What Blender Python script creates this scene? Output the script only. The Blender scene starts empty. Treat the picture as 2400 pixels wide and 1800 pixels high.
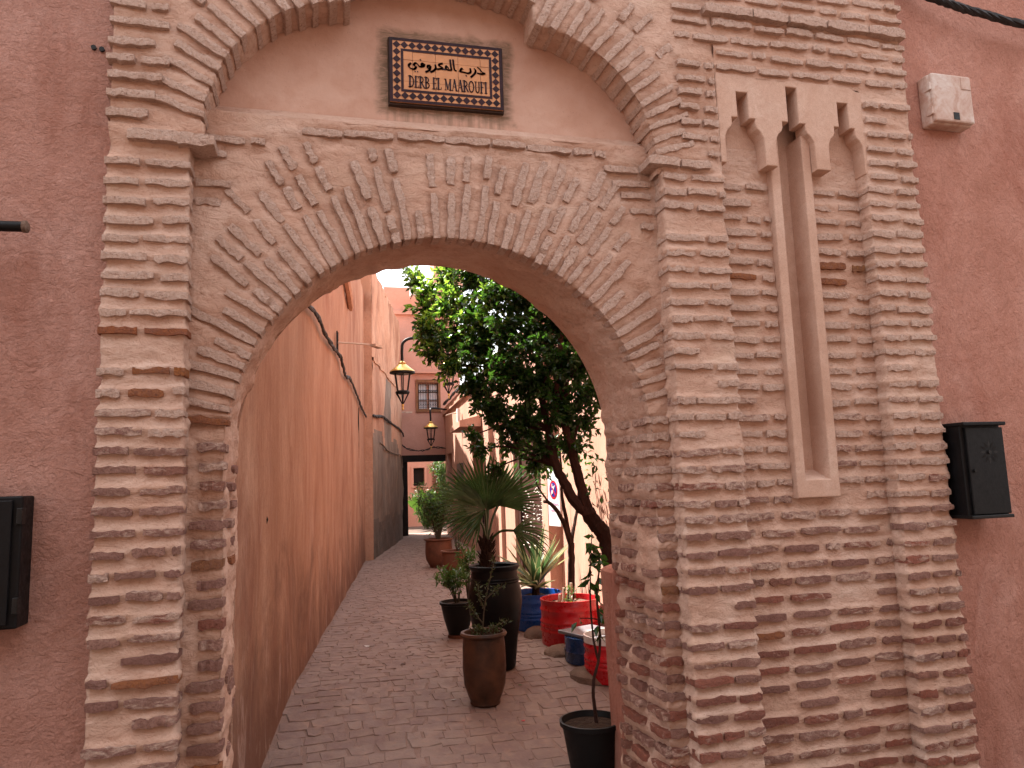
import bpy, bmesh, math, random
import numpy as np
from mathutils import Matrix, Vector, Euler

random.seed(7); rng = np.random.default_rng(7)
sc = bpy.context.scene
COL = sc.collection

# ------------------------------------------------------------------ camera, sky, sun, exposure
cam_d = bpy.data.cameras.new('camera'); cam = bpy.data.objects.new('camera', cam_d); COL.objects.link(cam)
cam_d.sensor_width = 36.0; cam_d.lens = 26.25; cam_d.clip_start = .05; cam_d.clip_end = 3000
yaw, pit, rol = (math.radians(a) for a in (14.454, 7.562, -1.946))
fw = Vector((math.sin(yaw)*math.cos(pit), math.cos(yaw)*math.cos(pit), math.sin(pit)))
rt = Vector((math.cos(yaw), -math.sin(yaw), 0)); up = rt.cross(fw)
r2 = rt*math.cos(rol)+up*math.sin(rol); u2 = -rt*math.sin(rol)+up*math.cos(rol)
mw = Matrix((r2, u2, -fw)).transposed().to_4x4(); mw.translation = (0, -3.8, 1.6)
cam.matrix_world = mw
sc.camera = cam

SUN = Vector((-.32, .42, .85)).normalized()          # direction towards the sun
world = bpy.data.worlds.new('World'); sc.world = world; world.use_nodes = True
wn = world.node_tree; wn.nodes.clear()
wo = wn.nodes.new('ShaderNodeOutputWorld'); wb = wn.nodes.new('ShaderNodeBackground'); ws = wn.nodes.new('ShaderNodeTexSky')
ws.sky_type = 'NISHITA'; ws.sun_disc = False
ws.sun_elevation = math.asin(SUN.z); ws.sun_rotation = math.atan2(SUN.x, SUN.y)
ws.air_density = 1.0; ws.dust_density = 6.0; ws.ozone_density = .6
wb.inputs['Strength'].default_value = .095
wm = wn.nodes.new('ShaderNodeMix'); wm.data_type = 'RGBA'; wm.inputs[0].default_value = .5; wm.inputs[7].default_value = (6.6, 6.5, 6.3, 1)   # thin even veil of white haze
wn.links.new(ws.outputs[0], wm.inputs[6]); wn.links.new(wm.outputs[2], wb.inputs[0]); wn.links.new(wb.outputs[0], wo.inputs[0])
sun_d = bpy.data.lights.new('sun', 'SUN'); sun = bpy.data.objects.new('sun', sun_d); COL.objects.link(sun)
sun_d.energy = 4.2; sun_d.angle = math.radians(.5); sun_d.color = (1, .94, .86)
sun.rotation_euler = SUN.to_track_quat('Z', 'Y').to_euler(); sun.location = (0, 0, 12)
vs = sc.view_settings
vs.view_transform = 'Standard'; vs.look = 'None'; vs.gamma = 1; vs.use_curve_mapping = False
vs.exposure = 2.42
sc.cycles.max_bounces = 8; sc.cycles.diffuse_bounces = 5; sc.cycles.transparent_max_bounces = 8
sc.cycles.use_denoising = True

# ------------------------------------------------------------------ noise
def _hash(ix, iy, iz):
    n = (ix*374761393 + iy*668265263 + iz*2147483647 + 1013904223) & 0xffffffff
    n = ((n ^ (n >> 13))*1274126177) & 0xffffffff
    return ((n ^ (n >> 16)) & 0xffff)/32767.5-1.0
def vnoise(P):
    P = np.asarray(P, float)
    i = np.floor(P).astype(np.int64); f = P-i; f = f*f*(3-2*f)
    o = np.zeros(len(P))
    for dx in (0, 1):
        for dy in (0, 1):
            for dz in (0, 1):
                w = (f[:, 0] if dx else 1-f[:, 0])*(f[:, 1] if dy else 1-f[:, 1])*(f[:, 2] if dz else 1-f[:, 2])
                o += w*_hash(i[:, 0]+dx, i[:, 1]+dy, i[:, 2]+dz)
    return o
def fbm(P, s=(1, 1, 1), octv=3, off=0.):
    P = np.asarray(P, float)*np.array(s)+off
    o = np.zeros(len(P)); a = 1.
    for k in range(octv):
        o += a*vnoise(P*(2**k)+k*17.3); a *= .5
    return o

# ------------------------------------------------------------------ materials
def S(r, g, b):
    f = lambda c: (c/255/12.92 if c/255 <= .04045 else ((c/255+.055)/1.055)**2.4)
    return (f(r), f(g), f(b), 1)
class NT:
    def __init__(s, name):
        s.m = bpy.data.materials.new(name); s.m.use_nodes = True; s.t = s.m.node_tree; s.t.nodes.clear()
        s.out = s.t.nodes.new('ShaderNodeOutputMaterial'); s.pos = None
    def n(s, typ, **kw):
        nd = s.t.nodes.new(typ)
        for k, v in kw.items(): setattr(nd, k, v)
        return nd
    def l(s, a, b): s.t.links.new(a, b)
    def P(s):
        if not s.pos: s.pos = s.n('ShaderNodeNewGeometry').outputs['Position']
        return s.pos
    def noise(s, scale, detail=4, rough=.55, dist=0., stretch=(1, 1, 1), off=(0, 0, 0)):
        mp = s.n('ShaderNodeMapping'); mp.inputs['Scale'].default_value = stretch; mp.inputs['Location'].default_value = off
        s.l(s.P(), mp.inputs[0])
        nz = s.n('ShaderNodeTexNoise'); nz.inputs['Scale'].default_value = scale; nz.inputs['Detail'].default_value = detail
        nz.inputs['Roughness'].default_value = rough; nz.inputs['Distortion'].default_value = dist
        s.l(mp.outputs[0], nz.inputs['Vector']); return nz.outputs['Fac']
    def vor(s, scale, feature='F1', stretch=(1, 1, 1)):
        mp = s.n('ShaderNodeMapping'); mp.inputs['Scale'].default_value = stretch; s.l(s.P(), mp.inputs[0])
        v = s.n('ShaderNodeTexVoronoi'); v.feature = feature; v.inputs['Scale'].default_value = scale
        s.l(mp.outputs[0], v.inputs['Vector']); return v.outputs['Distance']
    def ramp(s, f, stops, interp='LINEAR'):
        r = s.n('ShaderNodeValToRGB'); e = r.color_ramp.elements; r.color_ramp.interpolation = interp
        while len(e) < len(stops): e.new(.5)
        for el, (p, c) in zip(e, stops):
            el.position = p; el.color = c if not isinstance(c, (int, float)) else (c, c, c, 1)
        s.l(f, r.inputs[0]); return r.outputs[0]
    def mix(s, f, a, b, mode='MIX'):
        m = s.n('ShaderNodeMix'); m.data_type = 'RGBA'; m.blend_type = mode
        for sock, v in ((m.inputs[0], f), (m.inputs[6], a), (m.inputs[7], b)):
            if isinstance(v, (int, float)): sock.default_value = v
            elif isinstance(v, tuple): sock.default_value = v
            else: s.l(v, sock)
        return m.outputs[2]
    def math(s, op, a, b=0., c=0.):
        m = s.n('ShaderNodeMath'); m.operation = op
        for sock, v in zip(m.inputs, (a, b, c)):
            if isinstance(v, (int, float)): sock.default_value = v
            else: s.l(v, sock)
        return m.outputs[0]
    def bump(s, h, strength, dist, prev=None):
        b = s.n('ShaderNodeBump'); b.inputs['Strength'].default_value = strength; b.inputs['Distance'].default_value = dist
        s.l(h, b.inputs['Height'])
        if prev is not None: s.l(prev, b.inputs['Normal'])
        return b.outputs[0]
    def bsdf(s, col, rough=.9, normal=None, metal=0., spec=.3, link=True, **kw):
        b = s.n('ShaderNodeBsdfPrincipled')
        for k, v in (('Base Color', col), ('Roughness', rough), ('Metallic', metal), ('Specular IOR Level', spec)):
            if isinstance(v, (int, float, tuple)): b.inputs[k].default_value = v
            else: s.l(v, b.inputs[k])
        for k, v in kw.items(): b.inputs[k].default_value = v
        if normal is not None: s.l(normal, b.inputs['Normal'])
        if link: s.l(b.outputs[0], s.out.inputs[0])
        return b

def plaster(name, a, b, c, mot=1.3, stretch=(1, 1, 1), fine=60, bs=.5, grime_shade=False, dark=None):
    """limewashed or tinted plaster: two mottling scales, brushed or trowelled relief"""
    t = NT(name)
    n1 = t.noise(mot, 6, .6, .6, stretch); n2 = t.noise(mot*5.5, 5, .65, 1.2, stretch, (3, 1, 7))
    col = t.ramp(n1, [(.32, a), (.5, b), (.68, c)])
    col = t.mix(t.ramp(n2, [(.35, 0.), (.75, .75)]), col, a)
    sp = t.noise(190, 2, .5)
    col = t.mix(t.ramp(sp, [(.3, .35), (.42, 0.)]), col, tuple(x*.55 for x in a[:3])+(1,))
    if dark:
        n3 = t.noise(.7, 5, .7, 1.0, (1.2, 1.2, .5), (9, 2, 1))
        col = t.mix(t.ramp(n3, [(.5, 0.), (.64, .75)]), col, dark)
    hatch = t.noise(fine*1.6, 5, .75, 2.2, stretch, (6, 2, 4)); col = t.mix(t.ramp(hatch, [(.36, .5), (.5, 0.)]), col, tuple(x*.62 for x in a[:3])+(1,))
    if grime_shade:                                        # splashed dirt, damp patches and painted-in shade low on a lane wall; pale scuffs
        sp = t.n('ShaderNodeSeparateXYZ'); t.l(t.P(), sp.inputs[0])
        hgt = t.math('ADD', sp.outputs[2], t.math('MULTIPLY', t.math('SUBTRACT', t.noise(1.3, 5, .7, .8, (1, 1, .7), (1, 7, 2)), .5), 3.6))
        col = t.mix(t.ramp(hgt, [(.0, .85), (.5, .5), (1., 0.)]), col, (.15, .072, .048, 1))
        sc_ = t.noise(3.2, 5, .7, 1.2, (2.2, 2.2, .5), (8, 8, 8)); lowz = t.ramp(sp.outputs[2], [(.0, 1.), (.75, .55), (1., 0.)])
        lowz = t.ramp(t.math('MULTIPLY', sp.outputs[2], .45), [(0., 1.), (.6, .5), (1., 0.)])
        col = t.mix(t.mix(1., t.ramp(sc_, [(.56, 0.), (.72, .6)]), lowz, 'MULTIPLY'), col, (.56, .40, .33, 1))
    nm = t.bump(t.noise(fine, 6, .7, 1.5, stretch), bs, .011)
    nm = t.bump(t.noise(fine*.22, 4, .6, .8, stretch), bs*.8, .02, nm)
    t.bsdf(col, .93, nm, spec=.15); return t.m
def simple(name, col, rough=.5, metal=0., spec=.4, var=.25, scale=9, bs=0., **kw):
    t = NT(name)
    n1 = t.noise(scale, 5, .6, .4)
    c = t.mix(t.ramp(n1, [(.3, 0.), (.75, 1.)]), tuple(x*(1-var) for x in col[:3])+(1,), tuple(min(1, x*(1+var*.7)) for x in col[:3])+(1,))
    r = t.ramp(t.noise(scale*3, 4, .6), [(.3, max(0, rough-.1)), (.7, min(1, rough+.12))])
    nm = t.bump(t.noise(scale*6, 4, .6), bs, .004) if bs else None
    t.bsdf(c, r, nm, metal, spec, **kw); return t.m
def leafmat(name, a, b, tr, gloss=.35):
    t = NT(name)
    oi = t.noise(14, 3, .6); c = t.ramp(oi, [(.35, a), (.65, b)])
    p = t.bsdf(c, gloss, None, spec=.5, link=False)
    tl = t.n('ShaderNodeBsdfTranslucent'); tl.inputs[0].default_value = tr
    mx = t.n('ShaderNodeMixShader'); mx.inputs[0].default_value = .33
    t.l(p.outputs[0], mx.inputs[1]); t.l(tl.outputs[0], mx.inputs[2]); t.l(mx.outputs[0], t.out.inputs[0]); return t.m

M = {}
MORT = (.60, .39, .295, 1)
def mortar():
    t = NT('lime_mortar')
    n1 = t.noise(1.6, 6, .62, .7); n2 = t.noise(7, 6, .65, 1.0, (.5, 1, 1.6), (2, 5, 1)); n3 = t.noise(46, 4, .65, .4, (.8, 1, 1.2))
    col = t.ramp(n1, [(.3, (.53, .32, .23, 1)), (.5, MORT), (.7, (.65, .46, .365, 1))])
    col = t.mix(t.ramp(n2, [(.42, 0.), (.72, .6)]), col, (.46, .25, .17, 1))
    col = t.mix(t.ramp(n3, [(.3, .5), (.45, 0.)]), col, (.34, .165, .105, 1))
    n4 = t.noise(3.1, 4, .6, .5, (1, 1, 1), (4, 9, 3)); col = t.mix(t.ramp(n4, [(.55, 0.), (.75, .45)]), col, (.60, .42, .31, 1))
    nm = t.bump(t.noise(13, 6, .7, .5, (.8, 1, 1.3)), .8, .03); nm = t.bump(t.noise(90, 5, .7, .5), .6, .006, nm)
    t.bsdf(col, .95, nm, spec=.12); return t.m
def brickmat():
    t = NT('handmade_brick')
    oi = t.n('ShaderNodeObjectInfo'); n1 = t.noise(30, 5, .65, .6); n2 = t.noise(110, 4, .65)
    at = t.n('ShaderNodeAttribute'); at.attribute_name = 'tint'; aw = t.n('ShaderNodeAttribute'); aw.attribute_name = 'wash'   # joined bricks carry their own tint
    own = t.math('GREATER_THAN', aw.outputs['Fac'], .001); tint = t.mix(own, oi.outputs['Color'], at.outputs['Color'])
    wsh = t.math('ADD', t.math('MULTIPLY', own, aw.outputs['Fac']), t.math('MULTIPLY', t.math('SUBTRACT', 1., own), oi.outputs['Alpha']))
    base = t.mix(t.ramp(n1, [(.35, 0.), (.7, .7)]), tint, (.22, .11, .085, 1), 'MIX')
    base = t.mix(t.ramp(n2, [(.3, .6), (.5, 0.)]), base, (.12, .06, .05, 1))
    isl = t.n('ShaderNodeNewGeometry').outputs['Random Per Island']
    base = t.mix(t.ramp(isl, [(0., 0.), (1., .45)]), base, (.26, .11, .08, 1))
    w = t.noise(17, 6, .7, 1.0, (.6, 1, 1.5), (1, 4, 2))
    m = t.math('ADD', w, t.math('SUBTRACT', wsh, .5)); m = t.math('MULTIPLY', t.math('SUBTRACT', m, .42), 6.)
    mm = t.n('ShaderNodeClamp'); t.l(m, mm.inputs[0])
    wash = t.mix(t.ramp(t.noise(60, 4, .6), [(.35, 0.), (.65, 1.)]), (.56, .36, .275, 1), (.65, .465, .375, 1))
    wash = t.mix(t.ramp(t.noise(75, 3, .7, .6, (.6, 1, 1), (7, 7, 7)), [(.31, .75), (.43, 0.)]), wash, (.27, .14, .10, 1))
    col = t.mix(mm.outputs[0], base, wash)
    nm = t.bump(t.noise(75, 6, .75, .6), 1., .016); nm = t.bump(t.noise(30, 4, .65), .7, .022, nm)
    t.bsdf(col, .95, nm, spec=.12); return t.m
M['mortar'] = mortar(); M['brick'] = brickmat()
def tympanum_mat():
    t = NT('tympanum_plaster')
    n1 = t.noise(1.5, 6, .6, .6); col = t.ramp(n1, [(.3, (.48, .28, .205, 1)), (.55, (.55, .34, .255, 1)), (.75, (.60, .40, .315, 1))])
    col = t.mix(t.ramp(t.noise(8, 5, .6, .5), [(.45, 0.), (.75, .5)]), col, (.45, .24, .165, 1))
    col = t.mix(t.ramp(t.noise(170, 2, .5), [(.24, .6), (.33, 0.)]), col, (.2, .09, .06, 1))
    # cement smeared round the tile panel and runs below it
    sp = t.n('ShaderNodeSeparateXYZ'); t.l(t.P(), sp.inputs[0])
    dx = t.math('SUBTRACT', t.math('ABSOLUTE', t.math('SUBTRACT', sp.outputs[0], .70)), .325)
    dz = t.math('SUBTRACT', t.math('ABSOLUTE', t.math('SUBTRACT', sp.outputs[2], 3.945)), .19)
    d = t.math('MAXIMUM', dx, dz)
    d = t.math('ADD', d, t.math('MULTIPLY', t.math('SUBTRACT', t.noise(6, 4, .6, .8), .5), .11))
    f = t.ramp(d, [(.0, 1.), (.045, .95), (.085, 0.)])
    f = t.mix(1., f, t.ramp(t.noise(9, 4, .7, 1.5, (1, 1, 3)), [(.3, .25), (.6, 1.)]), 'MULTIPLY')
    col = t.mix(f, col, (.20, .13, .085, 1))
    ru = t.noise(34, 3, .6, .2, (1, 1, .06)); inx = t.ramp(dx, [(-.0, 1.), (.03, 0.)]); bel = t.ramp(t.math('SUBTRACT', 3.78, sp.outputs[2]), [(0, 0.), (.02, 1.), (.16, .5), (.25, 0.)])
    g = t.mix(1., t.mix(1., t.ramp(ru, [(.4, 0.), (.62, .85)]), inx, 'MULTIPLY'), bel, 'MULTIPLY')
    col = t.mix(g, col, (.22, .15, .10, 1))
    nm = t.bump(t.noise(45, 5, .6, .5), .3, .006); nm = t.bump(t.noise(9, 3, .5), .4, .02, nm)
    t.bsdf(col, .95, nm, spec=.12); return t.m
M['tymp'] = tympanum_mat()
M['niche'] = plaster('smooth_niche_plaster', (.50, .305, .22, 1), (.59, .385, .29, 1), (.64, .45, .355, 1), 2.2, (1, 1, 1), 70, .22)
M['red_pl'] = plaster('rose_plaster', (.42, .205, .15, 1), (.50, .26, .20, 1), (.58, .34, .275, 1), 1.3, (1, 1, 1.2), 34, 1.3, dark=(.33, .135, .092, 1))
M['red_pl2'] = plaster('rust_rose_plaster', (.43, .195, .138, 1), (.52, .255, .19, 1), (.60, .335, .265, 1), 1.7, (1, 1, .8), 28, 1.3, dark=(.34, .125, .083, 1))
M['orange_pl'] = plaster('ochre_plaster', (.34, .175, .108, 1), (.43, .24, .155, 1), (.52, .325, .225, 1), 1.0, (1.6, 1.6, .5), 26, .6, dark=(.25, .105, .065, 1), grime_shade=True)
M['pink_pl'] = plaster('pink_plaster', (.46, .25, .18, 1), (.53, .305, .225, 1), (.58, .36, .28, 1), 1.2, (1.5, 1.5, .5), 30, .35)
M['far_pl'] = plaster('dusky_rose_plaster', (.46, .235, .175, 1), (.51, .27, .205, 1), (.55, .30, .235, 1), .8, (1, 1, 1), 30, .3)
M['mud'] = plaster('rammed_earth', (.42, .225, .145, 1), (.53, .315, .215, 1), (.60, .40, .29, 1), 1.2, (1, 1, .6), 14, 1.0, dark=(.27, .13, .08, 1))
M['grey_pl'] = plaster('weathered_grey_render', (.19, .145, .115, 1), (.27, .205, .16, 1), (.36, .27, .205, 1), 1.1, (2, 2, .35), 22, .6, dark=(.13, .10, .085, 1))
M['dado'] = plaster('rough_grey_dado', (.13, .105, .09, 1), (.18, .145, .12, 1), (.23, .18, .15, 1), 3, (1, 1, 1), 40, 1.2)
def pave():
    t = NT('mauve_paving_stone')
    oi = t.n('ShaderNodeObjectInfo'); n1 = t.noise(2.2, 5, .6, .5); n2 = t.noise(22, 5, .65)
    col = t.ramp(n1, [(.3, (.20, .135, .108, 1)), (.55, (.25, .175, .142, 1)), (.75, (.30, .215, .175, 1))])
    col = t.mix(t.ramp(oi.outputs['Random'], [(0., 0.), (1., .55)]), col, (.17, .105, .09, 1))
    vc = t.vor(8.5, 'F1'); col = t.mix(t.ramp(t.noise(7.5, 2, .5, 0, (1, 1, 1), (5, 3, 0)), [(.42, 0.), (.62, .5)]), col, (.165, .10, .09, 1))
    col = t.mix(t.ramp(n2, [(.5, 0.), (.75, .5)]), col, (.29, .18, .13, 1))
    col = t.mix(t.ramp(t.noise(5, 3, .6, .5, (1, 1, 1), (2, 8, 0)), [(.6, 0.), (.78, .6)]), col, (.33, .20, .14, 1))
    rg = t.ramp(t.noise(6, 4, .6), [(.3, .65), (.7, .9)])
    nm = t.bump(t.noise(60, 5, .65), .5, .005); nm = t.bump(t.noise(14, 3, .6), .5, .012, nm)
    t.bsdf(col, rg, nm, spec=.25); return t.m
M['pave'] = pave()
M['dust'] = plaster('sandy_joint', (.20, .13, .105, 1), (.25, .165, .135, 1), (.30, .20, .165, 1), 2.5, (1, 1, 1), 60, .6)
M['street'] = plaster('dusty_street', (.085, .06, .05, 1), (.12, .083, .066, 1), (.16, .11, .085, 1), 1.5, (1, 1, 1), 60, .6)
M['blocker_pl'] = plaster('blocker_brown', (.10, .065, .05, 1), (.14, .09, .07, 1), (.18, .12, .09, 1), 1.2)
M['black'] = simple('black_painted_steel', (.004, .0035, .004), .5, 0, .22, .4, 12, .2)
M['iron'] = simple('dark_iron', (.02, .018, .017), .5, .6, .5, .4, 14, .2)
M['gold'] = simple('brass_yellow_paint', (.62, .40, .12), .32, .75, .5, .25, 8)
M['plastic'] = simple('black_plastic', (.0035, .004, .0045), .5, 0, .25, .3, 8)
M['ceramic'] = simple('black_glazed_clay', (.0025, .002, .0025), .5, 0, .18, .4, 7, .1)
M['terra'] = simple('terracotta', (.075, .030, .014), .55, 0, .35, .7, 6, .35)
M['terra2'] = simple('pale_terracotta', (.15, .058, .032), .7, 0, .3, .4, 6, .3)
M['bluep'] = simple('blue_drum_paint', (.012, .10, .48), .3, 0, .5, .2, 6, .08)
M['navy'] = simple('navy_drum_paint', (.012, .045, .14), .25, 0, .5, .5, 6, .1)
M['redp'] = simple('red_drum_paint', (.50, .010, .018), .3, 0, .5, .2, 6, .08)
M['board'] = simple('grey_board', (.16, .15, .16), .35, 0, .5, .3, 5, .1)
M['white'] = simple('white_paint', (.72, .70, .68), .5, 0, .4, .15, 8)
M['soil'] = plaster('potting_soil', (.035, .020, .013, 1), (.06, .035, .022, 1), (.10, .06, .04, 1), 25, (1, 1, 1), 90, 1.5)
M['gravel'] = plaster('red_gravel', (.12, .06, .045, 1), (.20, .11, .085, 1), (.30, .19, .15, 1), 30, (1, 1, 1), 80, 1.8)
M['bark'] = plaster('dark_bark', (.030, .013, .010, 1), (.045, .02, .015, 1), (.07, .034, .025, 1), 8, (1, 1, .3), 40, 1.2)
M['twig'] = plaster('grey_green_bark', (.05, .045, .03, 1), (.09, .075, .05, 1), (.13, .11, .08, 1), 8, (1, 1, .3), 60, .8)
M['fibre'] = plaster('palm_fibre', (.03, .016, .011, 1), (.05, .028, .02, 1), (.085, .05, .035, 1), 20, (1, 1, .3), 70, 1.5)
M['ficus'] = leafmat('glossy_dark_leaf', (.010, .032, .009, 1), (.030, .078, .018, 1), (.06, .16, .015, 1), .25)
M['ficus2'] = leafmat('young_sunlit_leaf', (.10, .24, .025, 1), (.24, .42, .06, 1), (.36, .60, .06, 1), .32)
M['palm'] = leafmat('palm_leaf', (.028, .058, .022, 1), (.06, .11, .042, 1), (.06, .12, .025, 1), .25)
M['shrub'] = leafmat('oleander_leaf', (.03, .065, .018, 1), (.075, .135, .035, 1), (.10, .20, .03, 1), .4)
M['shrub2'] = leafmat('drab_shrub_leaf', (.03, .045, .014, 1), (.06, .08, .028, 1), (.06, .09, .02, 1), .45)
M['lime_leaf'] = leafmat('bright_banana_leaf', (.03, .075, .012, 1), (.05, .11, .02, 1), (.06, .12, .015, 1), .35)
M['cream_leaf'] = leafmat('cream_leaf_margin', (.40, .40, .24, 1), (.52, .52, .34, 1), (.4, .42, .2, 1), .45)
M['yucca'] = leafmat('yucca_leaf', (.028, .06, .03, 1), (.055, .10, .05, 1), (.05, .10, .03, 1), .4)
M['wood'] = simple('brown_window_wood', (.19, .075, .028), .6, 0, .3, .4, 10, .3)
M['dwood'] = simple('dark_carved_wood', (.055, .018, .012), .5, 0, .35, .4, 10, .3)
M['meshgrey'] = simple('grey_steel_lattice', (.13, .115, .11), .5, .3, .4, .3, 10)
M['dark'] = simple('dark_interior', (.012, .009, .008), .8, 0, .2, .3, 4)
M['concrete'] = plaster('sandy_concrete', (.13, .082, .062, 1), (.18, .115, .085, 1), (.23, .15, .11, 1), 5, (1, 1, 1), 40, .8)
M['cable'] = simple('dusty_black_cable', (.022, .018, .017), .65, 0, .3, .5, 10, .2)
M['beige'] = simple('beige_painted_metal', (.50, .36, .27), .5, 0, .4, .2, 8)
M['stud'] = simple('bright_nail_stud', (.24, .20, .17), .45, .2, .4, .1, 9)
M['tile'] = simple('cream_glazed_tile', (.56, .235, .085), .35, 0, .4, .16, 12, .1)
M['glaze'] = simple('aubergine_glaze', (.028, .006, .009), .45, 0, .2, .5, 16, .1)
M['grout'] = simple('dark_grout', (.05, .03, .022), .9, 0, .2, .3, 30)
M['sgn_red'] = simple('sign_red', (.55, .012, .03), .4, 0, .4, .1); M['sgn_blue'] = simple('sign_blue', (.02, .02, .25), .4, 0, .4, .1)
M['sgn_white'] = simple('sign_white', (.74, .74, .74), .45, 0, .4, .06); M['sgn_mauve'] = simple('sign_mauve_print', (.38, .12, .30), .5, 0, .4, .1)
def boxwhite():
    t = NT('grimy_white_plastic'); n1 = t.noise(7, 6, .65, 1.0, (1, 1, .8)); n2 = t.noise(28, 5, .7)
    c = t.ramp(n1, [(.3, (.40, .22, .155, 1)), (.5, (.53, .38, .31, 1)), (.66, (.60, .50, .44, 1))]); c = t.mix(t.ramp(n2, [(.5, 0.), (.7, .5)]), c, (.40, .20, .14, 1))
    t.bsdf(c, .6, t.bump(n2, .2, .004), spec=.3); return t.m
M['boxwhite'] = boxwhite()
def panemat():
    t = NT('lantern_glass'); g = t.n('ShaderNodeBsdfGlossy'); g.inputs['Roughness'].default_value = .03; tr = t.n('ShaderNodeBsdfTransparent')
    mx = t.n('ShaderNodeMixShader'); mx.inputs[0].default_value = .07; t.l(tr.outputs[0], mx.inputs[1]); t.l(g.outputs[0], mx.inputs[2]); t.l(mx.outputs[0], t.out.inputs[0]); return t.m
M['glass'] = panemat()
M['winglass'] = simple('window_glass', (.42, .45, .50), .06, 0, .8, .3, 2)

# ------------------------------------------------------------------ mesh helpers
WOFF = {}                                            # world offset of every object that parents others
class MB:
    def __init__(s): s.v = []; s.f = []; s.m = []
    def add(s, vs, fs, m=0):
        o = len(s.v); s.v += [tuple(map(float, p)) for p in vs]
        for q in fs: s.f.append(tuple(i+o for i in q)); s.m.append(m)
        return s
    def box(s, c, d, rz=0., m=0, taper=1., R=None):
        x, y, z = (k/2 for k in d); P = []
        for sz in (-1, 1):
            t = taper if sz > 0 else 1
            for sx, sy in ((-1, -1), (1, -1), (1, 1), (-1, 1)): P.append(Vector((sx*x*t, sy*y*t, sz*z)))
        R = R or Matrix.Rotation(rz, 3, 'Z'); P = [R @ p+Vector(c) for p in P]
        return s.add(P, [(3, 2, 1, 0), (4, 5, 6, 7), (0, 1, 5, 4), (1, 2, 6, 5), (2, 3, 7, 6), (3, 0, 4, 7)], m)
    def tube(s, pts, r, n=6, m=0, cap=True):
        pts = [Vector(p) for p in pts]; rs = r if isinstance(r, (list, tuple)) else [r]*len(pts)
        rings = []; prev = None
        for i, p in enumerate(pts):
            d = (pts[min(i+1, len(pts)-1)]-pts[max(i-1, 0)])
            d = d.normalized() if d.length > 1e-9 else Vector((0, 0, 1))
            a = prev if prev is not None else (Vector((1, 0, 0)) if abs(d.x) < .8 else Vector((0, 1, 0)))
            a = (a-d*a.dot(d)).normalized(); prev = a; b = d.cross(a)
            rings.append([p+(a*math.cos(2*math.pi*k/n)+b*math.sin(2*math.pi*k/n))*rs[i] for k in range(n)])
        V = [q for rg in rings for q in rg]; F = []
        for i in range(len(pts)-1):
            for k in range(n): F.append((i*n+k, i*n+(k+1) % n, (i+1)*n+(k+1) % n, (i+1)*n+k))
        if cap: F.append(tuple(range(n-1, -1, -1))); F.append(tuple((len(pts)-1)*n+k for k in range(n)))
        return s.add(V, F, m)
    def lathe(s, prof, n=24, c=(0, 0, 0), m=0, capb=True, capt=False, wob=0.):
        V = []; F = []
        for j, (r, z) in enumerate(prof):
            for k in range(n):
                a = 2*math.pi*k/n; rr = r*(1+wob*math.sin(3*a+z*9)); V.append((c[0]+rr*math.cos(a), c[1]+rr*math.sin(a), c[2]+z))
        for j in range(len(prof)-1):
            for k in range(n): F.append((j*n+k, j*n+(k+1) % n, (j+1)*n+(k+1) % n, (j+1)*n+k))
        if capb: F.append(tuple(range(n-1, -1, -1)))
        if capt: F.append(tuple((len(prof)-1)*n+k for k in range(n)))
        return s.add(V, F, m)
    def build(s, name, mats, parent=None, smooth=False, loc=None):
        me = bpy.data.meshes.new(name); off = Vector(WOFF.get(parent.name, (0, 0, 0))) if parent else Vector(loc or (0, 0, 0))
        me.from_pydata([(x-off.x, y-off.y, z-off.z) for x, y, z in s.v], [], s.f)
        for mm in (mats if isinstance(mats, (list, tuple)) else [mats]): me.materials.append(M[mm] if isinstance(mm, str) else mm)
        if any(s.m): me.polygons.foreach_set('material_index', s.m)
        if smooth:
            me.polygons.foreach_set('use_smooth', [True]*len(me.polygons))
            if smooth != 'all': me.set_sharp_from_angle(angle=math.radians(smooth if smooth is not True else 38))
        me.update(); return link(name, me, parent, None if parent else off)
def link(name, me, parent=None, loc=None, rot=None, scale=None, wloc=None):
    o = bpy.data.objects.new(name, me); COL.objects.link(o)
    if parent: o.parent = parent; WOFF[o.name] = WOFF.get(parent.name, (0, 0, 0))
    else: WOFF[o.name] = tuple(loc or (0, 0, 0))
    if wloc is not None: w = Vector(WOFF.get(parent.name, (0, 0, 0))) if parent else Vector((0, 0, 0)); o.location = Vector(wloc)-w
    elif loc is not None: o.location = loc
    if rot is not None: o.rotation_euler = rot
    if scale is not None: o.scale = scale
    return o
def tag(o, label, cat, group=None, kind=None):
    if label: o['label'] = label
    if cat: o['category'] = cat
    if group: o['group'] = group
    if kind: o['kind'] = kind
    return o
def thing(name, loc, label, cat, group=None):
    o = bpy.data.objects.new(name, None); COL.objects.link(o); o.location = loc; o.empty_display_size = .1
    WOFF[o.name] = tuple(loc); return tag(o, label, cat, group)
def structure(o): o['kind'] = 'structure'; return o
def stuff(o): o['kind'] = 'stuff'; return o
def bezier(p, n=12):
    p = [Vector(q) for q in p]; out = []
    for i in range(len(p)-1):
        a, b, c, d = p[max(i-1, 0)], p[i], p[i+1], p[min(i+2, len(p)-1)]
        for k in range(n):
            t = k/n; out.append(.5*((2*b)+(c-a)*t+(2*a-5*b+4*c-d)*t*t+(3*b-a-3*c+d)*t**3))
    out.append(p[-1]); return out

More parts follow.
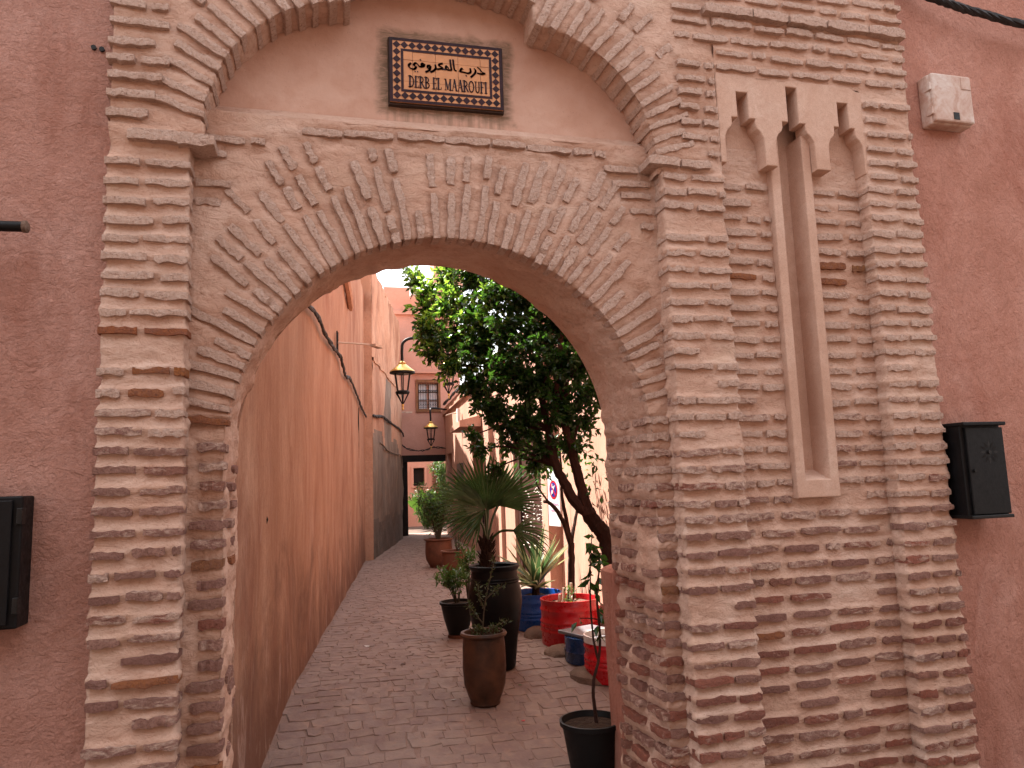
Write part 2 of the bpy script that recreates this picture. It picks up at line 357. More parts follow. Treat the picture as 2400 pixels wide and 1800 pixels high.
def gridmesh(name, G, mat, parent, closed_mask=None):
    """G: (nu,nv,3) grid -> smooth quad mesh"""
    nu, nv = G.shape[:2]; off = np.array(WOFF.get(parent.name, (0, 0, 0)))
    i, j = np.meshgrid(np.arange(nu-1), np.arange(nv-1), indexing='ij'); a = (i*nv+j)
    q = np.stack([a, a+nv, a+nv+1, a+1], -1).reshape(-1, 4)
    if closed_mask is not None: q = q[closed_mask.reshape(-1)]
    me = bpy.data.meshes.new(name); me.vertices.add(nu*nv); me.vertices.foreach_set('co', (G.reshape(-1, 3)-off).ravel())
    me.loops.add(q.size); me.loops.foreach_set('vertex_index', q.ravel()); me.polygons.add(len(q))
    me.polygons.foreach_set('loop_start', np.arange(0, q.size, 4)); me.polygons.foreach_set('loop_total', np.full(len(q), 4))
    me.polygons.foreach_set('use_smooth', np.ones(len(q), bool)); me.update(calc_edges=True); me.validate()
    me.materials.append(M[mat]); return link(name, me, parent)
def displace(G, fn):
    du = np.gradient(G, axis=0); dv = np.gradient(G, axis=1); n = np.cross(du, dv)
    n /= np.maximum(np.linalg.norm(n, axis=-1, keepdims=True), 1e-9)
    P = G.reshape(-1, 3); return (P+n.reshape(-1, 3)*fn(P)[:, None]).reshape(G.shape)
def sweep(poly, zs):
    """vertical sweep of an (x,y) polyline -> grid, dense along the polyline"""
    pts = []
    for k in range(len(poly)-1):
        a, b = np.array(poly[k]), np.array(poly[k+1]); n = max(2, int(np.linalg.norm(b-a)/.016))
        pts += [a+(b-a)*t for t in np.arange(n)/n]
    pts.append(np.array(poly[-1])); pts = np.array(pts)
    G = np.zeros((len(pts), len(zs), 3)); G[:, :, :2] = pts[:, None, :]; G[:, :, 2] = zs[None, :]; return G

# ------------------------------------------------------------------ bricks
BR = []                                              # (centre, length dir, up dir, L, H) of bricks, for the mortar round them
def brick_mesh(L, H, emb, p, seed):
    r = random.Random(seed); n = 6; V = []; F = []
    lean = r.uniform(-.004, .004)
    for i in range(n+1):
        t = i/n; x = (t-.5)*L; e = 1-max(0, abs(t-.5)*2-.8)*r.uniform(.2, 1.)
        jt = lambda s: r.uniform(-s, s)
        zt = H/2*e+jt(.006)+lean*(t-.5); zb = -H/2*e+jt(.0075)+lean*(t-.5); f = p*(e if r.random() > .04 else e*.6)+jt(.0035)
        xx = x+(jt(.004) if 0 < i < n else jt(.006))
        V += [(xx, emb, zt), (xx, -f*.94+jt(.002), zt-.001), (xx, -f-.0008+jt(.0015), (zt+zb)/2+jt(.006)), (xx, -f*.98+jt(.002), zb+.001), (xx, emb, zb)]
    for i in range(n):
        for k in range(4): F.append((i*5+k, (i+1)*5+k, (i+1)*5+k+1, i*5+k+1))
    F += [(4, 3, 2, 1, 0), tuple(n*5+k for k in range(5))]
    me = bpy.data.meshes.new('brick'); me.from_pydata(V, [], [tuple(reversed(f)) for f in F])
    me.polygons.foreach_set('use_smooth', [True]*len(F)); me.set_sharp_from_angle(angle=math.radians(32))
    me.materials.append(M['brick']); me.update(); return me
BM = {}
LB = (.08, .12, .17, .22, .28, .36)
def brick_var(L, emb, H):
    lb = min(LB, key=lambda q: abs(q-L)); k = random.randrange(4); key = (lb, emb, round(H, 3), k)
    if key not in BM: BM[key] = brick_mesh(lb, H, emb, .020, hash(key) & 0xffff)
    return BM[key], L/lb
JOBS = []                                            # bricks waiting to be placed
PURPLE = [(.38, .215, .17), (.42, .245, .19), (.33, .18, .145), (.43, .26, .205)]
REDS = [(.33, .105, .065), (.37, .125, .08), (.28, .10, .07), (.33, .155, .11)]
ORNG = [(.42, .15, .04), (.36, .11, .03), (.38, .17, .06)]
HOT = [(-1.02, -.6, 2.29, 2.38), (-.8, -.6, 2.18, 2.28), (-1.02, -.6, 2.0, 2.1), (-.65, -.42, 1.9, 2.12), (-.56, -.44, 1.19, 1.28), (-.56, -.44, .92, 1.0), (-.56, -.44, .8, .88), (-.78, -.6, .69, .78), (1.62, 1.82, 2.1, 2.45), (3.0, 3.34, 2.74, 2.9), (2.33, 2.5, 2.7, 2.79)]
def colour(x, z, washed=None):
    """bare brick low down, limewashed higher up"""
    k = random.random(); w = washed if washed is not None else min(1., max(0., (z-1.7)/.5))
    if x > 1.5 and washed is None: w = min(1., max(0., (z-1.0)/1.7))
    orange = (.02 if z < 1.1 else (.003 if z < 2.4 else 0.))
    for x0, x1, z0, z1 in HOT:
        if x0 < x < x1 and z0 < z < z1: orange = .92
    if k < orange: c = random.choice(ORNG); a = .12
    else:
        reddish = .2+.6*max(0., 1-z/1.2) if x > 1.5 else .18
        c = random.choice(REDS if random.random() < reddish else PURPLE); a = .37+.50*w+random.uniform(-.12, .12)
    j = random.uniform(.85, 1.15); return (c[0]*j, c[1]*j, c[2]*j, max(.05, min(1., a)))
def lay(part, c, L, H=.042, ang=0., face='front', emb=.03, out=0., col=None, name='brick'):
    """one brick: centre of its face on the mortar plane; ang turns it in the plane of the wall"""
    if face == 'front': R = Matrix.Rotation(-ang, 3, 'Y')
    elif face == 'left': R = Matrix.Rotation(-math.pi/2, 3, 'Z')
    elif face == 'right': R = Matrix.Rotation(math.pi/2, 3, 'Z')
    R = R @ Matrix.Rotation(random.uniform(-.02, .02), 3, 'X')
    u = R @ Vector((1, 0, 0)); v = R @ Vector((0, 0, 1)); n = R @ Vector((0, -1, 0))
    BR.append((np.array(c), np.array(u), np.array(v), L, H))
    JOBS.append([part, Vector(c)+n*(out+random.uniform(-.003, .003)), R.to_euler(), L, H, emb, col or colour(c[0], c[2]), name])
def near_bricks(P, up_only=True):
    h = np.zeros(len(P))
    for c, u, v, L, H in BR:
        d = P-c; k = np.where((np.abs(d).max(1) < L*.75+.06))[0]
        if not len(k): continue
        d = d[k]; a = np.abs(d@u); b = d@v; n = np.abs(d@np.cross(u, v)); ok = n < .05
        wa = np.clip(1-(a-L/2)/.03, 0, 1); ww = wa*np.clip(1-(np.abs(b)-H/2)/.022, 0, 1)*ok
        lo = wa*np.exp(-((b+H/2+.011)/.013)**2)*ok
        h[k] = np.maximum(h[k], ww*(.003+.009*np.clip(b/(H*.5)+.35, 0, 1)))-.010*lo
    return h
def mort_h(P, amp=1.):
    h = .009*fbm(P, (5, 5, 10), 4)+.0022*fbm(P, (18, 30, 55), 2, 5.)+.0012*fbm(P, (90, 90, 120), 2, 9.)
    return (h*amp+near_bricks(P))

# ------------------------------------------------------------------ the brick gateway
GW = thing('brick_gateway', (.7, .3, -.25), 'old brick gateway with a round arch and a plastered keyhole slit', 'gateway')
PART = {}
PZ = .0935
def course_row(part, z, x0, x1, y, emb_l=.03, emb_r=.03, lens=(.17, .27), gap=(.012, .035), skip=.04, face='front', over=(0, 0), phase=None):
    """one course of bricks between x0 and x1 (y0,y1 for a reveal)"""
    x = x0-over[0]; first = True
    while x < x1+over[1]-.03:
        L = random.uniform(*lens) if random.random() > .14 else random.uniform(.09, .14)
        end = x1+over[1]
        if x+L > end-.06: L = end-x
        if L > .34: L *= .5
        zz = z+random.uniform(-.006, .006)+.006*math.sin(x*3.1+z*7)
        last = x+L > end-.01
        if random.random() > skip:
            emb = emb_l if first else (emb_r if last else .03)
            c = (x+L/2, y, zz) if face == 'front' else (y, x+L/2, zz)
            lay(part, c, L-.004, random.uniform(.033, .042), random.uniform(-.02, .02), face, emb, random.uniform(-.002, .006))
        x += L+random.uniform(*gap); first = False
# -- layout of all bricks first, the mortar is then modelled round them
AC = (.68, 1.81); AR = 1.14                          # inner arch: centre, radius
for k in range(-5, 30):                              # left pier
    course_row('pier_l', .494+PZ*k, -1.0, -.635, 0, .03, .10, (.15, .25), over=(.012, .010))
for k in range(-5, 15):                              # left jamb, one stretcher and its turn into the reveal
    z = .494+PZ*k+.02
    L = random.uniform(.11, .165); lay('spandrel', (-.46-L/2+.008, .12, z), L, .042, 0, 'front', .09, .002)
    if random.random() < .6: lay('spandrel', (-.46, .12+random.uniform(.24, .40), z-.005), random.uniform(.14, .22), .040, 0, 'right', .02, -.004)
for k in range(-4, 21):                              # right jamb: nosing and reveal
    z = .036+.0947*k
    lay('spandrel', (1.875, .12, z), .10, .042, 0, 'front', .03, .0)
    if z < 1.95:
        y = .105
        while y < .62:
            L = random.uniform(.14, .24)
            if y+L > .56: L = .65-y
            if random.random() > .06: lay('spandrel', (1.822-.065*(y+L/2-.12)/.54, y+L/2, z+random.uniform(-.006, .006)), L-.01, .042, 0, 'left', .03, .002)
            y += L+random.uniform(.012, .03)
for k in range(-4, 43):                              # right pilasters
    z = .036+.0947*k
    if z < 3.4: course_row('pil_1', z, 1.93, 2.315, 0, .11, .09, (.15, .25), over=(.008, .006))
    if z < 3.42: course_row('pil_2', z, 3.34, 3.70, 0, .09, .07, (.14, .22), over=(.008, .012))
    elif z < 4.0: course_row('pil_2', z, 3.36, 3.70, 0, .03, .07, (.14, .22), over=(0, .012))
for k in range(-4, 36):                              # sunk panel round the slit
    z = .036+.0947*k
    if z < 1.43: course_row('panel', z, 2.325, 3.335, .10, lens=(.22, .27), gap=(.03, .05), skip=.02)
    elif z < 3.42:
        course_row('panel', z, 2.325, 2.675, .10, lens=(.16, .26)); course_row('panel', z, 2.985, 3.335, .10, lens=(.14, .22), gap=(.02, .05))
for k in range(0, 12):                               # courses over the niche
    z = 4.075+.092*k
    course_row('head', z, 2.05 if k > 1 else 2.33, 3.70, 0, .03, .07, (.18, .27), over=(0, .012))
for k in range(0, 12):                               # left shoulder of the outer arch
    z = 3.46+.096*k; x1 = -.74-.03*max(0, 3-k)
    course_row('band', z, -1.0, x1, 0, .05, .03, (.16, .26), over=(.02, 0))
for k in range(0, 7):                                # right shoulder, beside the niche head
    z = 3.50+.094*k; course_row('band', z, 2.06, 2.305, 0, lens=(.12, .2), skip=.12)
# outer arch curve (half width, z) and its voussoirs
OC = [(1.235, 3.38), (1.24, 3.50), (1.22, 3.60), (1.15, 3.78), (1.06, 3.92), (.93, 4.045), (.79, 4.13), (.66, 4.18), (.527, 4.205)]
OC2 = [(.527, 4.34), (.35, 4.395), (.19, 4.43), (0, 4.45)]
oxc = .66
def resample(pts, step):
    pts = [np.array(p, float) for p in pts]; out = [pts[0]]; 
    for a, b in zip(pts[:-1], pts[1:]):
        n = max(1, int(round(np.linalg.norm(b-a)/step)))
        for k in range(1, n+1): out.append(a+(b-a)*k/n)
    return np.array(out)
def smooth2(pts, n=8): return [np.array((q.x, q.y)) for q in bezier([(a, b, 0) for a, b in pts], n)]
half = smooth2(OC); halfb = smooth2(OC2)
leftc = [np.array((oxc-a, b)) for a, b in half]+[np.array((oxc-a, b)) for a, b in halfb]
rightc = [np.array((oxc+a, b)) for a, b in reversed(halfb[:-1])]+[np.array((oxc+a, b)) for a, b in reversed(half)]
ocurve = resample(leftc+rightc, .016)
def voussoirs(part, half_pts, xc, centre, y, step, l1, emb, start=0.):
    P = resample(half_pts, .004); s = np.concatenate([[0], np.cumsum(np.linalg.norm(np.diff(P, axis=0), axis=1))])
    for sgn in (-1, 1):
        d = start+random.uniform(0, .03)
        while d < s[-1]:
            i = np.searchsorted(s, d); hx, z = P[min(i, len(P)-1)]
            px = xc+sgn*hx; dv = np.array((px-centre[0], z-centre[1])); dv /= np.linalg.norm(dv); a = math.atan2(dv[1], dv[0])
            L = random.uniform(*l1); c = np.array((px, z))+dv*(L/2-.007)
            lay(part, (c[0], y, c[1]), L, random.uniform(.034, .043), a+random.uniform(-.04, .04), 'front', emb, random.uniform(-.003, .004), colour(c[0], c[1], .95), 'arch_brick')
            if random.random() < .75:
                L2 = random.uniform(.12, .22); c2 = np.array((px, z))+dv*(L+.02+L2/2)
                if c2[1] < 4.75 and -.66 < c2[0] < 2.03: lay(part, (c2[0], y, c2[1]), L2, .044, a+random.uniform(-.06, .06), 'front', .03, random.uniform(-.006, .002), colour(c2[0], c2[1], .97), 'arch_brick')
            d += step*random.uniform(.88, 1.12)
voussoirs('band', half[6:], oxc, (oxc, 3.05), 0, .083, (.22, .27), .20)
voussoirs('band', halfb, oxc, (oxc, 3.4), 0, .083, (.2, .27), .20)
# inner arch voussoirs: two ragged rings, partly plastered over
ia = .10
while ia < math.pi-.08:
    dv = np.array((math.cos(ia), math.sin(ia))); L = random.choice((random.uniform(.2, .27), random.uniform(.15, .2), random.uniform(.28, .36)))
    c = np.array(AC)+dv*(AR+L/2-.006)
    ok = -.61 < c[0] < 1.9
    if ok: lay('spandrel', (c[0], .12, c[1]), L, random.uniform(.034, .044), ia+random.uniform(-.05, .05), 'front', .10, random.uniform(-.007, .001), colour(c[0], c[1], .93 if c[1] > 2.35 else None), 'arch_brick')
    r = AR+L+random.uniform(.015, .05)
    while True:
        L2 = min(random.uniform(.12, .27), (3.43-AC[1])/max(dv[1], .05)-r)
        if L2 < .07: break
        c2 = np.array(AC)+dv*(r+L2/2); t = np.array(AC)+dv*(r+L2)
        if t[1] > 3.44 or t[0] < -.55 or t[0] > 1.84: break
        if r > AR+.62+random.uniform(-.08, .1): break
        if t[0] < -.62+(t[1]-2.9)*.6 or t[0] > 1.95-(t[1]-2.9)*.6: break
        if random.random() > .07: lay('spandrel', (c2[0], .12, c2[1]), L2, random.uniform(.036, .048), ia+random.uniform(-.06, .06), 'front', .03, random.uniform(-.009, -.001), colour(c2[0], c2[1], .95), 'arch_brick')
        r += L2+random.uniform(.015, .05)
    ia += .072/AR*random.uniform(.85, 1.2)
course_row('spandrel', 3.505, -.1, 1.62, .12, lens=(.16, .3), gap=(.004, .02), skip=.04)
for z in (3.42, 3.335, 3.25, 3.16, 3.07):    # courses in the corners over the fan of voussoirs
    e = (z-2.9)*.6+.02
    course_row('spandrel', z, -.62, -.62+e, .12, lens=(.12, .27), gap=(.012, .04), skip=.1); course_row('spandrel', z, 1.92-e+.02, 1.90, .12, lens=(.12, .27), gap=(.012, .04), skip=.1)
# imposts that jut out under the outer arch, and the string course over the niche
lay('band', (-.60, -.005, 3.335), .17, .062, 0, 'front', .13, .022, (.40, .27, .22, .85), 'impost_brick')
lay('band', (-.80, -.005, 3.345), .22, .055, 0, 'front', .05, .016, (.40, .27, .22, .85), 'impost_brick')
lay('band', (1.93, -.005, 3.425), .20, .06, 0, 'front', .13, .020, (.40, .27, .22, .85), 'impost_brick')
lay('band', (2.14, -.005, 3.42), .2, .05, 0, 'front', .05, .012, (.40, .27, .22, .85), 'impost_brick')
x = 2.26
while x < 3.66:
    L = min(random.uniform(.22, .34), 3.715-x); lay('head', (x+L/2, 0, 4.432), L-.004, .06, 0, 'front', .06, .028, colour(x, 4.4, .9)); x += L+.006

# -- mortar bodies
def zs(a, b, st=.0125): return np.linspace(a, b, int((b-a)/st)+1)
def body(key, name, G, amp=1., mat='mortar', mask=None, extra=None):
    PART[key] = gridmesh(name, displace(G, lambda P: mort_h(P, amp)+(extra(P) if extra else 0.)), mat, GW, mask); return PART[key]
body('pier_l', 'pier', sweep([(-1.0, .14), (-1.0, 0), (-.635, 0), (-.635, .15)], zs(-.3, 3.41)))
body('pil_1', 'pilaster', sweep([(1.93, .15), (1.93, 0), (2.315, 0), (2.315, .13)], zs(-.3, 3.46)))
body('pil_2', 'pilaster', sweep([(3.34, .13), (3.34, 0), (3.70, 0), (3.70, .16)], zs(-.3, 4.04)))
def panel():
    G = sweep([(2.30, .10), (3.36, .10)], zs(-.3, 3.60)); c = (G[:-1, :-1]+G[1:, 1:])/2
    hole = (c[..., 0] > 2.72) & (c[..., 0] < 2.94) & (c[..., 2] > 1.5)
    return body('panel', 'sunk_panel', G, mask=~hole)
panel()
body('head', 'wall_head', sweep([(2.315, 0), (3.70, 0), (3.70, .16)], zs(4.02, 5.4, .014)))
def ray_rect(c, d, x0, x1, z1):
    t = []
    if d[0] < -1e-6: t.append((x0-c[0])/d[0])
    if d[0] > 1e-6: t.append((x1-c[0])/d[0])
    if d[1] > 1e-6: t.append((z1-c[1])/d[1])
    return np.array(c)+np.array(d)*min(q for q in t if q > 0)
def arch_grid(inner, outer, yf, yb, nrad, nsof, skew=0.):
    inner = np.array(inner); outer = np.array(outer); N = len(inner); G = np.zeros((N, nrad+nsof+1, 3))
    for j in range(nrad+1):
        t = j/nrad; p = outer*(1-t)+inner*t; G[:, j, 0] = p[:, 0]; G[:, j, 2] = p[:, 1]; G[:, j, 1] = yf
    for j in range(1, nsof+1):
        G[:, nrad+j, 0] = inner[:, 0]-skew*.065*(inner[:, 0]+.46)/2.28*j/nsof; G[:, nrad+j, 2] = inner[:, 1]; G[:, nrad+j, 1] = yf+(yb-yf)*j/nsof
    return G
inn = [(-.46, z) for z in zs(-.3, AC[1], .015)[:-1]]; out = [(-.65, z) for _, z in inn]
for a in np.linspace(math.pi, 0, 260):
    p = np.array(AC)+AR*np.array((math.cos(a), math.sin(a))); d = (math.cos(a), max(math.sin(a), 1e-9)); q = ray_rect(AC, d, -.65, 1.95, 3.575); inn.append(tuple(p)); out.append(tuple(q))
for z in zs(-.3, AC[1], .015)[::-1][1:]: inn.append((1.82, z)); out.append((1.95, z))
body('spandrel', 'arch_wall', arch_grid(inn, out, .12, .66, 46, 34, 1.), 1.25, extra=lambda P: np.clip((P[:, 1]-.10)/.1, 0, 1)*.016*fbm(P, (9, 4, 9), 2, 3.))
oo = []
for p in ocurve:
    d = np.array((p[0]-oxc, p[1]-3.36)); d /= np.linalg.norm(d); d[1] = max(d[1], 0.)
    oo.append(ray_rect((oxc, 3.36), d, -1.0, 2.315, 5.4))
oc = [(-.575, 3.36)]+[tuple(p) for p in ocurve]+[(1.895, 3.36)]; oo = [(-1.0, 3.36)]+[tuple(p) for p in oo]+[(2.315, 3.36)]
body('band', 'outer_arch', arch_grid(oc, oo, 0., .22, 60, 15), 1.2)
tz = zs(3.4, 5.3, .03); G = sweep([(-.7, .205), (2.0, .205)], tz)
body('tymp', 'tympanum', G, .5, 'tymp')
# sloping top of the arch wall under the tympanum, and the solid core behind the brick skin
G = np.zeros((170, 9, 3)); G[:, :, 0] = np.linspace(-.66, 1.96, 170)[:, None]
for j in range(9): G[:, j, 1] = .124+.10*j/8; G[:, j, 2] = 3.566+.10*j/8
gridmesh('ledge', displace(G, lambda P: .3*mort_h(P)), 'mortar', GW)
core = MB()
core.box((-.83, .40, 1.55), (.33, .5, 3.7)); core.box((2.62+.43, .46, 1.55), (1.75, .36, 3.7)); core.box((1.35, .44, 4.5), (4.66, .4, 1.75)); core.box((.7, .5, 3.3), (2.6, .26, .6))
core.build('core', 'mortar', GW)
# back face round the arch opening
bk = MB(); n = len(inn)
for k in range(n-1): bk.add([(inn[k][0]-.065*(inn[k][0]+.46)/2.28, .66, inn[k][1]), (inn[k+1][0]-.065*(inn[k+1][0]+.46)/2.28, .66, inn[k+1][1]), (out[k+1][0], .66, out[k+1][1]), (out[k][0], .66, out[k][1])], [(0, 1, 2, 3)])
bk.build('back_face', 'mortar', GW)

# -- the keyhole niche: a comb of three cusped openings over a tall slit
def outline_extrude(name, pts, y0, y1, mat, parent, bev=.006):
    bm = bmesh.new(); vs_ = [bm.verts.new((x, y0, z)) for x, z in pts]; f = bm.faces.new(vs_)
    if f.normal.y > 0: f.normal_flip()
    r = bmesh.ops.extrude_face_region(bm, geom=[f]); vv = [e for e in r['geom'] if isinstance(e, bmesh.types.BMVert)]
    bmesh.ops.translate(bm, verts=vv, vec=(0, y1-y0, 0))
    bmesh.ops.recalc_face_normals(bm, faces=bm.faces)
    ed = [e for e in bm.edges if abs(e.verts[0].co.y-y0) < 1e-6 and abs(e.verts[1].co.y-y0) < 1e-6]
    if bev: bmesh.ops.bevel(bm, geom=ed, offset=bev, segments=2, affect='EDGES', profile=.5)
    bmesh.ops.triangulate(bm, faces=[q for q in bm.faces if len(q.verts) > 4])
    off = WOFF[parent.name]; bmesh.ops.translate(bm, verts=bm.verts, vec=(-off[0], -off[1], -off[2]))
    me = bpy.data.meshes.new(name); bm.to_mesh(me); bm.free(); me.materials.append(M[mat]); return link(name, me, parent)
def cusp(xc, hw, top):                               # left side upwards, right side downwards
    L = [(hw, 3.462), (hw, 3.60), (hw*.96, 3.64), (hw*.84, 3.672), (hw*.66, 3.695), (hw*.60, 3.715), (hw*.60, 3.756), (.039, 3.756), (.039, top)]
    return [(xc-a, z) for a, z in L]+[(xc+a, z) for a, z in reversed(L)]
pts = [(2.318, 3.462)]+cusp(2.49, .134, 3.922)
pts += cusp(2.84, .137, 3.99)+cusp(3.205, .127, 3.922)+[(3.352, 3.462), (3.352, 4.0), (3.24, 4.035), (2.318, 4.035)]
niche = outline_extrude('niche_surround', pts, -.004, .102, 'niche', GW)
MB().box((2.50, .118, 3.70), (.34, .03, .50)).build('niche_back', 'niche', GW); MB().box((3.20, .118, 3.70), (.30, .03, .50)).build('niche_back', 'niche', GW)
fr = [(2.686, 1.457), (2.974, 1.457), (2.974, 3.70), (2.914, 3.70), (2.914, 1.563), (2.747, 1.563), (2.747, 3.70), (2.686, 3.70)]
outline_extrude('slit_frame', fr, .045, .20, 'niche', GW)
b = MB(); b.box((2.83, .215, 2.75), (.30, .03, 2.62)); b.box((2.83, .165, 4.02), (.12, .09, .05))
b.add([(2.745, .05, 1.558), (2.916, .05, 1.558), (2.916, .2, 1.62), (2.745, .2, 1.62)], [(0, 1, 2, 3)]); b.build('slit_back', 'niche', GW)

# -- hand the bricks out: the 300 that show largest are objects of their own
def project(p):
    v = Vector(p)-Vector((0, -3.8, 1.6)); z = v.dot(fw); return 1200+1750*v.dot(r2)/z, 900-1750*v.dot(u2)/z, z
def shows(j):
    x, y, z = project(j[1]); return (-80 < x < 2480 and -60 < y < 1860), j[3]*j[4]/z**2
def place(jobs, name, limit):
    jobs.sort(key=lambda j: [-int(shows(j)[0]), -shows(j)[1]]); rest = []
    for k, (part, c, rot, L, H, emb, col, nm) in enumerate(jobs):
        me, sx = brick_var(L, emb, .042 if H < .05 else .06)
        if k < limit:
            o = link(nm, me, PART[part], rot=rot, wloc=c); o.scale = (sx, 1, H/(.042 if H < .05 else .06)); o.color = col
        else: rest.append((me, Matrix.LocRotScale(c, rot, Vector((sx, 1, H/(.042 if H < .05 else .06)))), col))
    if rest:
        mb = MB()
        tn = []
        for me, mx, cl in rest: mb.add([mx @ v.co for v in me.vertices], [tuple(p.vertices) for p in me.polygons]); tn += [cl]*len(me.vertices)
        o = mb.build(name, 'brick', GW, 45); stuff(o); tn = np.array(tn)
        a1 = o.data.attributes.new('tint', 'FLOAT_VECTOR', 'POINT'); a1.data.foreach_set('vector', tn[:, :3].ravel()); a2 = o.data.attributes.new('wash', 'FLOAT', 'POINT'); a2.data.foreach_set('value', tn[:, 3].copy())
place([j for j in JOBS if j[7] == 'brick'], 'small_bricks', 300)
place([j for j in JOBS if j[7] == 'arch_brick'], 'small_arch_bricks', 300)
place([j for j in JOBS if j[7] == 'impost_brick'], 'x', 300)

# ------------------------------------------------------------------ ground
def fz(y): return -.22 if y < 1.0 else (-.22*(2.8-y)/1.8 if y < 2.8 else 0.)
W1A, W1B = np.array((-.478, .60)), np.array((.962, 13.60))
W2A, W2B = np.array((1.12, 13.60)), np.array((2.46, 20.2))
R1A, R1B, R1C = np.array((2.50, .66)), np.array((3.577, 12.95)), np.array((4.05, 21.2))
def lx(y):
    if y < 13.6: return W1A[0]+(y-W1A[1])*(W1B-W1A)[0]/(W1B-W1A)[1] if y > .66 else -.47
    return W2A[0]+(y-W2A[1])*(W2B-W2A)[0]/(W2B-W2A)[1]
def rx(y):
    if y < .66: return 1.82
    return R1A[0]+(y-R1A[1])*(R1B-R1A)[0]/(R1B-R1A)[1] if y < 12.95 else R1B[0]+(y-R1B[1])*(R1C-R1B)[0]/(R1C-R1B)[1]
g = MB(); ys = [-200, -60, -20, -6, 0, 1.0]+list(np.linspace(1.2, 2.8, 9))+[6, 12, 22, 40, 200, 900]; xs = [-400, -60, -12, -3, 0, 2.5, 5, 12, 60, 400]
V = [(x, y, fz(y)-.008) for y in ys for x in xs]; nx = len(xs)
g.add(V, [(j*nx+i, j*nx+i+1, (j+1)*nx+i+1, (j+1)*nx+i) for j in range(len(ys)-1) for i in range(nx-1)])
ground = structure(g.build('ground', 'street', smooth=True))
yy = [-.3, .3, .66, 1.0]+list(np.linspace(1.2, 2.8, 9))+list(np.arange(4, 14, 2.))+[13.59, 13.61, 16, 18, 20, 22.6]
pv = MB(); pv.add([(x, y, fz(y)-.004) for y in yy for x in ((lx(y) if y < 21 else 2.4)-.02, rx(min(y, 21.2))+.02)], [(2*k, 2*k+1, 2*k+3, 2*k+2) for k in range(len(yy)-1)])
pavement = structure(pv.build('pavement', 'dust'))
# paving stones in wavering rows across the alley
def stone_mesh(seed):
    r = random.Random(seed); j = lambda s: r.uniform(-s, s)
    q = [(-.5+j(.10), -.5+j(.14)), (.0+j(.15), -.52+j(.12)), (.5+j(.10), -.5+j(.14)), (.5+j(.10), .5+j(.14)), (.05+j(.15), .52+j(.12)), (-.5+j(.10), .5+j(.14))]
    t = [j(.0035) for _ in q]
    V = [(a*.90, b*.91, h) for (a, b), h in zip(q, t)]+[(a*.96, b*.96, -.005+h*.5) for (a, b), h in zip(q, t)]+[(a*.97, b*.97, -.03) for a, b in q]
    F = [(0, 1, 2, 3, 4, 5)]
    for k in range(6): F += [(k, k+6, (k+1) % 6+6, (k+1) % 6), (k+6, k+12, (k+1) % 6+12, (k+1) % 6+6)]
    me = bpy.data.meshes.new('paving_stone'); me.from_pydata(V, [], [tuple(f) for f in F]); me.materials.append(M['pave'])
    bmx = bmesh.new(); bmx.from_mesh(me); bmesh.ops.recalc_face_normals(bmx, faces=bmx.faces); bmx.to_mesh(me); bmx.free(); return me
STN = [stone_mesh(k) for k in range(14)]
stones = []
y = -.25
while y < 21.5:
    dy = random.uniform(.10, .15)
    x = (lx(y) if y > .66 else -.46)+random.uniform(0, .06); xe = rx(y) if y > .66 else 1.82
    while x < xe-.02:
        L = random.uniform(.09, .24)
        a = .05*math.sin(x*2.7+y*1.3)+.03*math.sin(y*5.1+x)+random.uniform(-.05, .05)
        yy = y+dy/2+.06*math.sin(x*2.1+y*.6)+.012*math.sin(x*7+y*3)
        stones.append((x+L/2, yy, L*1.0, dy*1.03, a)); x += L+random.uniform(.0, .006)
    y += dy+.002
def st_shows(s):
    px, py, z = project((s[0], s[1], fz(s[1])))
    return (560 < px < 1460 and py < 1830, 1/z**2)
stones.sort(key=lambda s: [-int(st_shows(s)[0]), -st_shows(s)[1]])
sm = MB()
for k, (x, y, L, D, a) in enumerate(stones):
    me = random.choice(STN); tilt = Matrix.Rotation(random.uniform(-.012, .012), 3, 'X') @ Matrix.Rotation(random.uniform(-.012, .012), 3, 'Y')
    sl = math.atan2(fz(y+.05)-fz(y-.05), .1); R = Matrix.Rotation(sl, 3, 'X') @ tilt @ Matrix.Rotation(a, 3, 'Z'); c = Vector((x, y, fz(y)+random.uniform(-.002, .003)))
    if k < 300: link('paving_stone', me, pavement, wloc=c, rot=R.to_euler(), scale=(L, D, 1))
    else:
        mx = Matrix.LocRotScale(c, R.to_euler(), Vector((L, D, 1))); sm.add([mx @ v.co for v in me.vertices], [tuple(p.vertices) for p in me.polygons])
stuff(sm.build('far_paving_stones', 'pave', pavement))

